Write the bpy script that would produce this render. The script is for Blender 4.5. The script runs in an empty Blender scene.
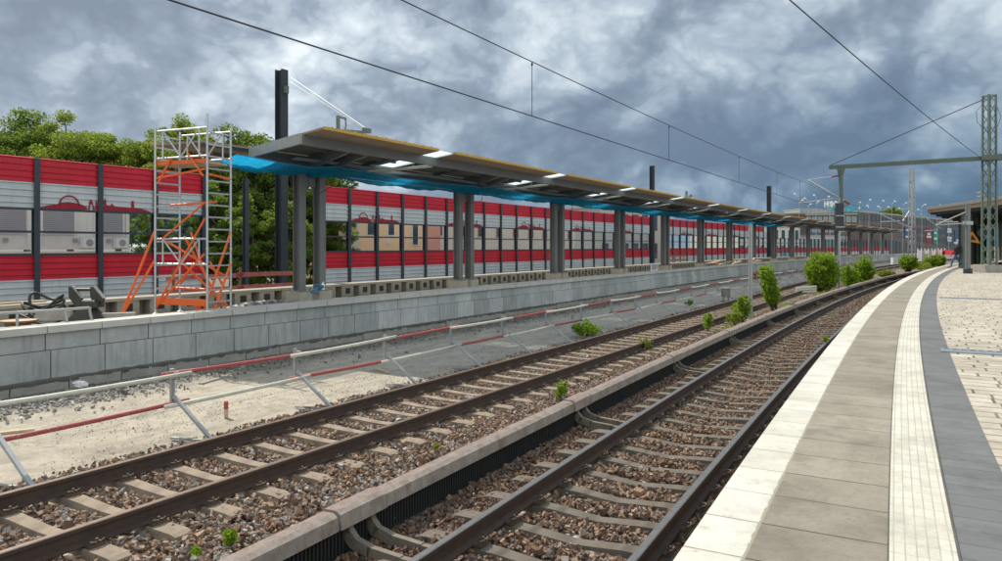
import bpy, math, random
import numpy as np
from mathutils import Vector, Matrix
R = math.radians
random.seed(7); rng = np.random.default_rng(11)
C = bpy.context.scene.collection
SC = bpy.context.scene

# ---------------------------------------------------------------- camera, sky, sun, exposure
cam = bpy.data.cameras.new('camera'); camo = bpy.data.objects.new('camera', cam); C.objects.link(camo)
camo.location = (0, 0, 2.45); camo.rotation_euler = (R(90), 0, 0)
cam.sensor_width = 36; cam.lens = 26.0; cam.shift_y = -0.0344; cam.clip_start = 0.05; cam.clip_end = 6000
SC.camera = camo
SC.view_settings.view_transform = 'Standard'; SC.view_settings.look = 'None'
SC.view_settings.exposure = 0.56; SC.view_settings.gamma = 1
SUN_DIR = Vector((-0.70, 0.71, 1.28)).normalized()      # towards the sun
sun = bpy.data.lights.new('sun', 'SUN'); suno = bpy.data.objects.new('sun', sun); C.objects.link(suno)
sun.energy = 3.5; sun.angle = R(0.6); sun.color = (1.0, 0.93, 0.80)
suno.rotation_euler = SUN_DIR.to_track_quat('Z', 'Y').to_euler()
W = bpy.data.worlds.new('World'); SC.world = W; W.use_nodes = True

class NT:
    def __init__(s, tree): s.t = tree; s.n = tree.nodes; s.l = tree.links
    def new(s, typ, **kw):
        n = s.n.new(typ)
        for k, v in kw.items():
            if k == 'inp':
                for a, b in v.items():
                    if hasattr(b, 'is_output') or isinstance(b, bpy.types.NodeSocket): s.l.new(b, n.inputs[a])
                    else: n.inputs[a].default_value = b
            else: setattr(n, k, v)
        return n
    def math(s, op, a, b=None, c=None, clamp=False):
        n = s.n.new('ShaderNodeMath'); n.operation = op; n.use_clamp = clamp
        for i, x in enumerate((a, b, c)):
            if x is None: continue
            if isinstance(x, bpy.types.NodeSocket): s.l.new(x, n.inputs[i])
            else: n.inputs[i].default_value = x
        return n.outputs[0]
    def mix(s, f, a, b, mode='MIX'):
        n = s.n.new('ShaderNodeMix'); n.data_type = 'RGBA'; n.blend_type = mode
        for k, x in ((0, f), (6, a), (7, b)):
            if isinstance(x, bpy.types.NodeSocket): s.l.new(x, n.inputs[k])
            elif k == 0: n.inputs[0].default_value = x
            else: n.inputs[k].default_value = tuple(x)[:3] + (1,)
        return n.outputs[2]
    def ramp(s, f, stops, interp='LINEAR'):
        n = s.n.new('ShaderNodeValToRGB'); n.color_ramp.interpolation = interp
        e = n.color_ramp.elements
        while len(e) < len(stops): e.new(0.5)
        for i, (p, c) in enumerate(stops):
            e[i].position = p; e[i].color = (c, c, c, 1) if isinstance(c, (int, float)) else tuple(c)[:3] + (1,)
        s.l.new(f, n.inputs[0]); return n.outputs[0]
    def noise(s, vec, scale, detail=4, rough=0.55, dist=0.0):
        n = s.n.new('ShaderNodeTexNoise'); n.inputs['Scale'].default_value = scale
        n.inputs['Detail'].default_value = detail; n.inputs['Roughness'].default_value = rough
        n.inputs['Distortion'].default_value = dist
        if vec is not None: s.l.new(vec, n.inputs['Vector'])
        return n.outputs['Fac']

REAR_SKY_FILL = 2.2  # strength of the fill added to the sky behind the viewer
def build_world():
    t = NT(W.node_tree); W.node_tree.nodes.clear()
    sky = t.new('ShaderNodeTexSky'); sky.sky_type = 'NISHITA'; sky.sun_disc = False
    sky.sun_elevation = math.asin(SUN_DIR.z); sky.sun_rotation = math.atan2(SUN_DIR.x, SUN_DIR.y)
    tc = t.new('ShaderNodeTexCoord'); sep = t.new('ShaderNodeSeparateXYZ'); t.l.new(tc.outputs['Generated'], sep.inputs[0])
    x, y, z = sep.outputs
    com = t.new('ShaderNodeCombineXYZ', inp={0: x, 1: y, 2: t.math('MULTIPLY', z, 1.4)})
    v = com.outputs[0]
    def vadd(a_, b_):
        n = t.new('ShaderNodeVectorMath', operation='ADD'); 
        for i, q in enumerate((a_, b_)):
            if isinstance(q, tuple): n.inputs[i].default_value = q
            else: t.l.new(q, n.inputs[i])
        return n.outputs[0]
    wn = t.n.new('ShaderNodeTexNoise'); wn.inputs['Scale'].default_value = 5.0; wn.inputs['Detail'].default_value = 4; t.l.new(v, wn.inputs['Vector'])
    w = t.new('ShaderNodeVectorMath', operation='SCALE'); t.l.new(vadd(wn.outputs['Color'], (-0.5, -0.5, -0.5)), w.inputs[0]); w.inputs['Scale'].default_value = 0.075
    vw = vadd(v, w.outputs[0])
    def field(off):
        p = vadd(vw, off); acc = None
        for sc, amp, o in ((3.1, 0.50, 0.0), (7.0, 0.30, 3.3), (15.5, 0.17, 6.1), (34.0, 0.10, 9.2), (75.0, 0.05, 2.2)):
            k = t.math('MULTIPLY', t.math('ABSOLUTE', t.math('SUBTRACT', t.noise(vadd(p, (o, o, o)), sc, 0), 0.5)), amp * 4.0)
            acc = k if acc is None else t.math('ADD', acc, k)
        return t.math('ADD', t.math('MULTIPLY', acc, 0.62), t.math('MULTIPLY', t.noise(p, 2.3, 9, 0.56), 0.95))
    f1 = field((1.3, 0.4, 0.2)); f2 = field((1.3 - 0.025, 0.4, 0.2 + 0.05))
    relief = t.math('MULTIPLY', t.math('SUBTRACT', f1, f2), 0.65)
    big = t.noise(vadd(v, (5.1, 7.7, 0.0)), 2.3, 3, 0.5, 0.0)
    val = t.math('ADD', t.math('ADD', t.math('MULTIPLY', f1, 0.55), t.math('MULTIPLY', big, 0.55)), relief)
    # rain bank: darker and bluer low down to the right; lighter veil high on the left
    right = t.math('ADD', t.math('MULTIPLY', x, 0.85), t.math('MULTIPLY', y, 0.2))
    low = t.math('SUBTRACT', 1.0, t.math('MULTIPLY', z, 2.9), clamp=True)
    bank = t.math('MULTIPLY', t.math('MULTIPLY', t.math('ADD', right, 0.12, clamp=True), 1.5, clamp=True), low, clamp=True)
    val = t.math('SUBTRACT', val, t.math('MULTIPLY', bank, 0.14))
    val = t.math('ADD', val, t.math('MULTIPLY', t.math('SUBTRACT', 0.0, x, clamp=True), 0.05))
    val = t.math('MULTIPLY', t.math('SUBTRACT', val, 0.43), 1.6)
    col = t.ramp(val, [(0.0, (1.6, 1.95, 2.5)), (0.22, (2.05, 2.5, 3.1)), (0.37, (2.5, 3.0, 3.65)), (0.44, (3.0, 3.55, 4.2)), (0.60, (3.6, 4.2, 4.8)), (0.68, (4.2, 4.8, 5.35)), (0.88, (5.3, 5.9, 6.3)), (1.0, (6.4, 6.8, 7.1))])
    bankcol = t.ramp(val, [(0.0, (0.32, 0.88, 1.65)), (0.25, (0.52, 1.18, 1.98)), (0.55, (1.1, 1.85, 2.65)), (0.9, (2.3, 3.0, 3.7))])
    col = t.mix(t.math('MULTIPLY', bank, 0.95, clamp=True), col, bankcol)
    # clouds behind the viewer brightened as added fill light for surfaces facing them
    back = t.math('ADD', 1.0, t.math('MULTIPLY', t.math('SUBTRACT', t.math('MULTIPLY', x, 0.45), t.math('MULTIPLY', y, 0.9), clamp=True), REAR_SKY_FILL))
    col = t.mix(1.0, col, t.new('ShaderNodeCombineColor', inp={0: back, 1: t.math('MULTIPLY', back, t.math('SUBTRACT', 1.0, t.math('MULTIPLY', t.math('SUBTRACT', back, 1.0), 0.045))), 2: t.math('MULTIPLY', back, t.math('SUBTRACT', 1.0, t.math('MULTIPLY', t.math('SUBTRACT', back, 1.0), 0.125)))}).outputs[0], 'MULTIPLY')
    cover = t.ramp(val, [(0.0, 0.95), (0.4, 0.99)])
    final = t.mix(cover, sky.outputs[0], col)
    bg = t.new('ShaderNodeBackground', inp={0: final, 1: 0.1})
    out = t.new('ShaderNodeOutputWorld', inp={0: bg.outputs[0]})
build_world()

# ---------------------------------------------------------------- materials
M = {}
def mat(name, c1, c2=None, rough=0.75, metal=0.0, scale=4.0, bump=0.0, bscale=60.0, c3=None, spec=0.5, stain=None, coord='Object', dist=0.01, island=None, c3scale=None):
    m = bpy.data.materials.new(name); m.use_nodes = True; t = NT(m.node_tree); m.node_tree.nodes.clear()
    tc = t.new('ShaderNodeTexCoord'); v = tc.outputs[coord]
    if c2 is None: c2 = tuple(k * 0.82 for k in c1)
    col = t.mix(t.ramp(t.noise(v, scale, 6, 0.62), [(0.32, 0), (0.68, 1)]), c1, c2)
    if c3: col = t.mix(t.ramp(t.noise(v, c3scale or scale * 5.3, 5, 0.7), [(0.55, 0), (0.72, 1)]), col, c3)
    if stain:
        mp = t.new('ShaderNodeMapping', inp={0: v, 3: (1.3, 1.3, 0.12)})
        col = t.mix(t.math('MULTIPLY', t.ramp(t.noise(mp.outputs[0], 7, 4, 0.7), [(0.5, 0), (0.75, 1)]), 0.7), col, stain)
    if island:
        g = t.new('ShaderNodeNewGeometry')
        k = t.math('ADD', t.math('MULTIPLY', g.outputs['Random Per Island'], island), 1 - island / 2)
        col = t.mix(1.0, col, t.new('ShaderNodeCombineColor', inp={0: k, 1: k, 2: k}).outputs[0], 'MULTIPLY')
    b = t.new('ShaderNodeBsdfPrincipled', inp={'Base Color': col, 'Roughness': rough, 'Metallic': metal, 'Specular IOR Level': spec})
    if bump:
        bn = t.new('ShaderNodeBump', inp={'Height': t.noise(v, bscale, 5, 0.65), 'Strength': bump, 'Distance': dist})
        t.l.new(bn.outputs[0], b.inputs['Normal'])
    t.new('ShaderNodeOutputMaterial', inp={0: b.outputs[0]})
    M[name] = m; return m

mat('concrete_wall', (0.44, 0.45, 0.44), (0.33, 0.345, 0.345), 0.85, scale=1.3, bump=0.4, bscale=45, stain=(0.20, 0.215, 0.22), island=0.35, c3=(0.46, 0.47, 0.46), c3scale=3)
mat('concrete_coping', (0.52, 0.51, 0.48), (0.44, 0.43, 0.40), 0.85, scale=3, bump=0.3, island=0.12)
mat('concrete_old', (0.36, 0.33, 0.29), (0.26, 0.24, 0.21), 0.9, scale=5, bump=0.6, bscale=50, c3=(0.2, 0.18, 0.16))
mat('concrete_footing', (0.36, 0.35, 0.32), (0.26, 0.25, 0.23), 0.95, scale=3, bump=0.9, bscale=25, dist=0.03)
mat('bracket_wood', (0.20, 0.175, 0.14), (0.13, 0.11, 0.085), 0.9, scale=6, bump=0.4)
mat('mortar', (0.11, 0.105, 0.095), (0.07, 0.068, 0.06), 0.95, bump=0.8, bscale=30)
mat('ledge_concrete', (0.40, 0.37, 0.31), (0.31, 0.28, 0.23), 0.9, scale=4, bump=0.4, island=0.2)
mat('sleeper_tan', (0.30, 0.24, 0.18), (0.19, 0.145, 0.11), 0.9, scale=5, bump=0.6, bscale=70, c3=(0.17, 0.125, 0.095), island=0.2)
mat('sleeper_grey', (0.15, 0.13, 0.105), (0.105, 0.088, 0.07), 0.9, scale=5, bump=0.6, bscale=70, c3=(0.09, 0.07, 0.055), island=0.2)
mat('rail_rust', (0.045, 0.030, 0.024), (0.07, 0.042, 0.030), 0.7, scale=8, bump=0.3, bscale=80)
mat('rail_head_dull', (0.20, 0.145, 0.115), (0.13, 0.09, 0.07), 0.5, 0.5, scale=12)
mat('rail_head_shiny', (0.27, 0.26, 0.255), (0.20, 0.19, 0.185), 0.36, 0.7, scale=12)
mat('clip_steel', (0.16, 0.12, 0.09), (0.10, 0.07, 0.05), 0.6, 0.4)
mat('galvanised', (0.44, 0.46, 0.47), (0.34, 0.36, 0.37), 0.45, 0.6, scale=9)
mat('aluminium', (0.55, 0.57, 0.58), (0.47, 0.49, 0.5), 0.4, 0.6, scale=9)
mat('steel_grey', (0.18, 0.185, 0.185), (0.15, 0.155, 0.155), 0.5, 0.1, scale=2, bump=0.1)
mat('steel_light', (0.36, 0.365, 0.35), (0.31, 0.315, 0.30), 0.5, 0.1)
mat('anthracite', (0.030, 0.042, 0.058), (0.038, 0.050, 0.066), 0.5, scale=3)
mat('mast_dark', (0.022, 0.030, 0.040), (0.03, 0.038, 0.048), 0.55)
mat('mast_green', (0.12, 0.165, 0.13), (0.09, 0.125, 0.10), 0.6, c3=(0.17, 0.13, 0.09))
mat('barrier_red', (0.58, 0.012, 0.035), (0.46, 0.010, 0.026), 0.45, scale=0.8, stain=(0.34, 0.012, 0.022), island=0.0)
mat('barrier_grey', (0.54, 0.57, 0.60), (0.45, 0.49, 0.53), 0.45, scale=1.2, stain=(0.36, 0.38, 0.40))
mat('print_red', (0.28, 0.008, 0.02), (0.25, 0.008, 0.018), 0.6)
mat('orange_tube', (0.80, 0.15, 0.025), (0.72, 0.12, 0.02), 0.45, c3=(0.55, 0.14, 0.05))
mat('pipe_red', (0.36, 0.055, 0.055), (0.31, 0.075, 0.07), 0.6, scale=6, c3=(0.5, 0.33, 0.30))
mat('pipe_white', (0.60, 0.60, 0.52), (0.50, 0.49, 0.42), 0.5, scale=6, c3=(0.35, 0.32, 0.26))
mat('board_red', (0.38, 0.06, 0.05), (0.42, 0.16, 0.14), 0.6, scale=7)
mat('yellow_wood', (0.62, 0.38, 0.08), (0.48, 0.28, 0.06), 0.8, scale=8)
mat('plywood', (0.52, 0.40, 0.26), (0.42, 0.31, 0.19), 0.8, scale=7)
mat('brown_timber', (0.25, 0.13, 0.065), (0.18, 0.09, 0.05), 0.85, scale=6)
mat('roof_underside', (0.34, 0.265, 0.195), (0.27, 0.21, 0.155), 0.85, scale=1.5)
mat('roof_top', (0.42, 0.43, 0.42), (0.36, 0.37, 0.36), 0.7)
mat('black_rubber', (0.015, 0.017, 0.02), (0.025, 0.026, 0.028), 0.5)
mat('machine_dark', (0.035, 0.035, 0.028), (0.06, 0.057, 0.045), 0.5, 0.3, scale=8, bump=0.3)
mat('third_white', (0.34, 0.30, 0.265), (0.20, 0.165, 0.135), 0.75, scale=6, bump=0.3, stain=(0.17, 0.11, 0.08), c3=(0.17, 0.125, 0.10))
mat('third_top', (0.155, 0.105, 0.088), (0.24, 0.19, 0.17), 0.8, scale=9, c3=(0.36, 0.32, 0.29), bump=0.2)
mat('third_dark', (0.018, 0.022, 0.026), (0.03, 0.03, 0.03), 0.7)
mat('white_paint', (0.75, 0.76, 0.75), (0.68, 0.69, 0.68), 0.5)
mat('container_white', (0.66, 0.67, 0.62), (0.60, 0.61, 0.57), 0.6, scale=1, stain=(0.5, 0.5, 0.45))
mat('shutter_grey', (0.30, 0.31, 0.33), (0.26, 0.27, 0.29), 0.6)
mat('house_beige', (0.78, 0.57, 0.36), (0.72, 0.52, 0.33), 0.9, scale=0.6)
mat('house_pink', (0.62, 0.33, 0.27), (0.56, 0.29, 0.24), 0.9)
mat('house_pale', (0.62, 0.57, 0.50), (0.56, 0.52, 0.46), 0.9, scale=0.6)
mat('shutter_orange', (0.60, 0.25, 0.15), (0.54, 0.21, 0.12), 0.8)
mat('roof_tile', (0.20, 0.08, 0.05), (0.16, 0.06, 0.04), 0.9)
mat('render_grey', (0.42, 0.41, 0.38), (0.36, 0.35, 0.33), 0.9)
mat('brick_grey', (0.165, 0.135, 0.125), (0.13, 0.105, 0.10), 0.9, scale=0.2, c3=(0.24, 0.21, 0.2))
mat('window_dark', (0.030, 0.045, 0.060), (0.06, 0.085, 0.105), 0.12, scale=0.5)
mat('window_pale', (0.14, 0.22, 0.25), (0.22, 0.30, 0.32), 0.15, scale=0.4)
mat('teal_sign', (0.02, 0.42, 0.50), (0.02, 0.36, 0.44), 0.5)
mat('sign_blue', (0.06, 0.10, 0.20), (0.05, 0.09, 0.17), 0.6)
mat('sign_red', (0.30, 0.04, 0.05), (0.26, 0.035, 0.045), 0.6)
mat('sign_green', (0.03, 0.25, 0.17), (0.03, 0.22, 0.15), 0.6)
mat('sign_orange', (0.75, 0.30, 0.02), (0.7, 0.27, 0.02), 0.6)
mat('bark', (0.10, 0.075, 0.05), (0.07, 0.05, 0.035), 0.95, scale=9, bump=0.6)
mat('skin', (0.50, 0.32, 0.23), (0.45, 0.28, 0.2), 0.6)
mat('jeans', (0.05, 0.11, 0.24), (0.04, 0.09, 0.2), 0.85)
mat('jacket_black', (0.015, 0.016, 0.022), (0.02, 0.02, 0.028), 0.85)
mat('cloth_red', (0.35, 0.03, 0.03), (0.3, 0.03, 0.03), 0.85)
mat('cloth_pale', (0.5, 0.52, 0.55), (0.45, 0.47, 0.5), 0.85)
mat('paper', (0.68, 0.70, 0.74), (0.5, 0.52, 0.56), 0.6, scale=30)
mat('grate', (0.22, 0.25, 0.28), (0.18, 0.205, 0.235), 0.6, 0.2)
mat('blue_rope', (0.03, 0.16, 0.30), (0.02, 0.12, 0.24), 0.7)
mat('ground_far', (0.17, 0.155, 0.13), (0.12, 0.12, 0.09), 0.95, scale=0.4, bump=0.3)
mat('platform_fill', (0.30, 0.26, 0.20), (0.22, 0.19, 0.15), 0.95, scale=1.2, bump=0.7, bscale=14, dist=0.03)

def net_mat():
    m = bpy.data.materials.new('blue_net'); m.use_nodes = True; t = NT(m.node_tree); m.node_tree.nodes.clear()
    uv = t.new('ShaderNodeUVMap'); sp = t.new('ShaderNodeSeparateXYZ', inp={0: uv.outputs[0]})
    a = t.math('FRACT', t.math('MULTIPLY', t.math('ADD', sp.outputs[0], sp.outputs[1]), 16)); b = t.math('FRACT', t.math('MULTIPLY', t.math('SUBTRACT', sp.outputs[0], sp.outputs[1]), 16))
    thr = t.math('MAXIMUM', t.math('LESS_THAN', a, 0.42), t.math('LESS_THAN', b, 0.42))
    d = t.new('ShaderNodeBsdfDiffuse', inp={0: (0.008, 0.26, 0.56, 1)}); tr = t.new('ShaderNodeBsdfTranslucent', inp={0: (0.008, 0.26, 0.58, 1)})
    mx = t.new('ShaderNodeMixShader', inp={0: 0.55, 1: d.outputs[0], 2: tr.outputs[0]})
    tcn = t.new('ShaderNodeTexCoord'); nz = t.noise(tcn.outputs['Object'], 9, 6, 0.75, 1.5)
    for sh in (d, tr): t.l.new(t.mix(t.ramp(nz, [(0.38, 0), (0.62, 1)]), (0.008, 0.30, 0.62), (0.03, 0.52, 0.88)), sh.inputs[0])
    bn = t.new('ShaderNodeBump', inp={'Height': nz, 'Strength': 1.0, 'Distance': 0.12}); t.l.new(bn.outputs[0], d.inputs['Normal'])
    tp = t.new('ShaderNodeBsdfTransparent')
    o = t.new('ShaderNodeMixShader', inp={0: t.math('ADD', t.math('MULTIPLY', thr, 0.4), 0.62, clamp=True), 1: tp.outputs[0], 2: mx.outputs[0]})
    t.new('ShaderNodeOutputMaterial', inp={0: o.outputs[0]}); M['blue_net'] = m
net_mat()
def glass_mat(name, tint, refl=0.12):
    m = bpy.data.materials.new(name); m.use_nodes = True; t = NT(m.node_tree); m.node_tree.nodes.clear()
    f = t.new('ShaderNodeFresnel', inp={0: 1.45}); tp = t.new('ShaderNodeBsdfTransparent', inp={0: tint + (1,)})
    gl = t.new('ShaderNodeBsdfGlossy', inp={0: (0.9, 0.95, 1, 1), 1: 0.03})
    o = t.new('ShaderNodeMixShader', inp={0: t.math('MULTIPLY', f.outputs[0], 1.0), 1: tp.outputs[0], 2: gl.outputs[0]})
    t.new('ShaderNodeOutputMaterial', inp={0: o.outputs[0]}); M[name] = m
glass_mat('pane_glass', (0.93, 0.97, 0.96))
def milky():
    m = bpy.data.materials.new('milky_glass'); m.use_nodes = True; t = NT(m.node_tree); m.node_tree.nodes.clear()
    d = t.new('ShaderNodeBsdfTranslucent', inp={0: (0.80, 0.86, 0.88, 1)}); tp = t.new('ShaderNodeBsdfTransparent', inp={0: (0.9, 0.95, 0.96, 1)})
    o = t.new('ShaderNodeMixShader', inp={0: 0.45, 1: tp.outputs[0], 2: d.outputs[0]}); t.new('ShaderNodeOutputMaterial', inp={0: o.outputs[0]}); M['milky_glass'] = m
milky()
def leaf_mat(name, dark, light):
    m = bpy.data.materials.new(name); m.use_nodes = True; t = NT(m.node_tree); m.node_tree.nodes.clear()
    g = t.new('ShaderNodeNewGeometry'); tc = t.new('ShaderNodeTexCoord')
    f = t.math('ADD', t.math('MULTIPLY', g.outputs['Random Per Island'], 0.6), t.math('MULTIPLY', t.ramp(t.noise(tc.outputs['Object'], 1.1, 2), [(0.35, 0), (0.65, 1)]), 0.4))
    col = t.mix(f, dark, light)
    d = t.new('ShaderNodeBsdfPrincipled', inp={'Base Color': col, 'Roughness': 0.5, 'Specular IOR Level': 0.25})
    tr = t.new('ShaderNodeBsdfTranslucent', inp={0: t.mix(0.35, col, (0.30, 0.36, 0.02))})
    mx = t.new('ShaderNodeMixShader', inp={0: 0.5, 1: d.outputs[0], 2: tr.outputs[0]})
    t.new('ShaderNodeOutputMaterial', inp={0: mx.outputs[0]}); M[name] = m
leaf_mat('leaf_tree', (0.06, 0.12, 0.02), (0.22, 0.33, 0.06))
leaf_mat('leaf_light', (0.13, 0.20, 0.025), (0.34, 0.42, 0.07))
leaf_mat('leaf_bush', (0.11, 0.22, 0.012), (0.32, 0.48, 0.035))
leaf_mat('leaf_yellow', (0.16, 0.22, 0.02), (0.34, 0.38, 0.07))

def stone_mat(name, stops):
    m = bpy.data.materials.new(name); m.use_nodes = True; t = NT(m.node_tree); m.node_tree.nodes.clear()
    at = t.new('ShaderNodeAttribute', attribute_name='tone'); tc = t.new('ShaderNodeTexCoord')
    col = t.ramp(at.outputs['Fac'], stops)
    col = t.mix(t.ramp(t.noise(tc.outputs['Object'], 45, 3), [(0.35, 0), (0.7, 0.55)]), col, t.mix(0.5, col, (0.06, 0.05, 0.045)))
    b = t.new('ShaderNodeBsdfPrincipled', inp={'Base Color': col, 'Roughness': 0.85, 'Specular IOR Level': 0.3})
    t.new('ShaderNodeOutputMaterial', inp={0: b.outputs[0]}); M[name] = m
stone_mat('stone_ballast', [(0.0, (0.075, 0.055, 0.046)), (0.22, (0.20, 0.11, 0.068)), (0.34, (0.15, 0.135, 0.12)), (0.46, (0.33, 0.195, 0.115)), (0.60, (0.39, 0.28, 0.20)), (0.74, (0.27, 0.26, 0.25)), (0.9, (0.47, 0.44, 0.41)), (1.0, (0.70, 0.68, 0.65))])
stone_mat('stone_rubble', [(0.0, (0.07, 0.065, 0.06)), (0.5, (0.20, 0.19, 0.17)), (0.85, (0.34, 0.32, 0.30)), (1.0, (0.62, 0.62, 0.60))])

def bed_mat():
    m = bpy.data.materials.new('ballast_bed'); m.use_nodes = True; t = NT(m.node_tree); m.node_tree.nodes.clear()
    tc = t.new('ShaderNodeTexCoord'); v = tc.outputs['Object']
    vo = t.new('ShaderNodeTexVoronoi', inp={'Vector': v, 'Scale': 17.0})
    sp = t.new('ShaderNodeSeparateColor', inp={0: vo.outputs['Color']})
    col = t.ramp(sp.outputs[0], [(0.0, (0.09, 0.062, 0.05)), (0.3, (0.22, 0.13, 0.09)), (0.55, (0.33, 0.22, 0.155)), (0.8, (0.34, 0.30, 0.27)), (1.0, (0.46, 0.43, 0.40))])
    crack = t.ramp(vo.outputs['Distance'], [(0.35, 0.0), (0.75, 1.0)])
    col = t.mix(t.math('MULTIPLY', crack, 0.85), col, (0.03, 0.022, 0.018))
    b = t.new('ShaderNodeBsdfPrincipled', inp={'Base Color': col, 'Roughness': 0.9})
    bn = t.new('ShaderNodeBump', inp={'Height': t.math('SUBTRACT', 1.0, vo.outputs['Distance']), 'Strength': 0.9, 'Distance': 0.04}); t.l.new(bn.outputs[0], b.inputs['Normal'])
    t.new('ShaderNodeOutputMaterial', inp={0: b.outputs[0]}); M['ballast_bed'] = m
bed_mat()

def sand_mat():
    m = bpy.data.materials.new('sand_yard'); m.use_nodes = True; t = NT(m.node_tree); m.node_tree.nodes.clear()
    tc = t.new('ShaderNodeTexCoord'); v = tc.outputs['Object']; uv = t.new('ShaderNodeUVMap')
    sp = t.new('ShaderNodeSeparateXYZ', inp={0: uv.outputs[0]})
    n = t.noise(v, 0.7, 5, 0.6)
    edge = t.math('ADD', sp.outputs[0], t.math('MULTIPLY', n, 7.0))
    grey = t.ramp(t.math('DIVIDE', edge, 30.0), [(0.46, 0.0), (0.60, 1.0)])
    sand = t.mix(t.ramp(t.noise(v, 1.6, 8, 0.75, 0.6), [(0.42, 0), (0.62, 1)]), (0.44, 0.395, 0.32), (0.30, 0.265, 0.215))
    sand = t.mix(t.ramp(t.noise(v, 34, 3, 0.7), [(0.55, 0), (0.7, 0.6)]), sand, (0.20, 0.175, 0.145))
    sand = t.mix(t.ramp(t.noise(v, 0.9, 5, 0.8, 1.0), [(0.56, 0), (0.64, 0.7)]), sand, (0.21, 0.19, 0.16))
    asph = t.mix(t.ramp(t.noise(v, 2.0, 6, 0.7), [(0.4, 0), (0.65, 1)]), (0.43, 0.40, 0.345), (0.33, 0.31, 0.27))
    asph = t.mix(t.ramp(t.noise(v, 50, 3, 0.7), [(0.5, 0), (0.7, 0.5)]), asph, (0.14, 0.125, 0.11))
    col = t.mix(grey, sand, asph)
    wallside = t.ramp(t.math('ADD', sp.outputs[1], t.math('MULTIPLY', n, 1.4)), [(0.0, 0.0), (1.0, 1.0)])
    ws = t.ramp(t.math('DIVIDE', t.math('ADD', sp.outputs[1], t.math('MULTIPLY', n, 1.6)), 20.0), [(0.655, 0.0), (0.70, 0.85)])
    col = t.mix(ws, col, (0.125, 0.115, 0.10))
    b = t.new('ShaderNodeBsdfPrincipled', inp={'Base Color': col, 'Roughness': 0.95})
    rv = t.new('ShaderNodeCombineXYZ', inp={0: t.math('MULTIPLY', sp.outputs[0], 0.22), 1: t.math('MULTIPLY', sp.outputs[1], 3.0), 2: 0.0})
    rut = t.noise(rv.outputs[0], 1.0, 4, 0.6, 0.3)
    col = t.mix(t.ramp(rut, [(0.52, 0), (0.60, 0.45)]), col, t.mix(0.5, col, (0.13, 0.115, 0.095)))
    t.l.new(col, b.inputs['Base Color'])
    h = t.math('ADD', t.noise(v, 22, 6, 0.7), t.math('ADD', t.math('MULTIPLY', t.noise(v, 3, 3), 2.0), t.math('MULTIPLY', rut, -3.0)))
    bn = t.new('ShaderNodeBump', inp={'Height': h, 'Strength': 0.8, 'Distance': 0.03}); t.l.new(bn.outputs[0], b.inputs['Normal'])
    t.new('ShaderNodeOutputMaterial', inp={0: b.outputs[0]}); M['sand_yard'] = m
sand_mat()

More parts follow.
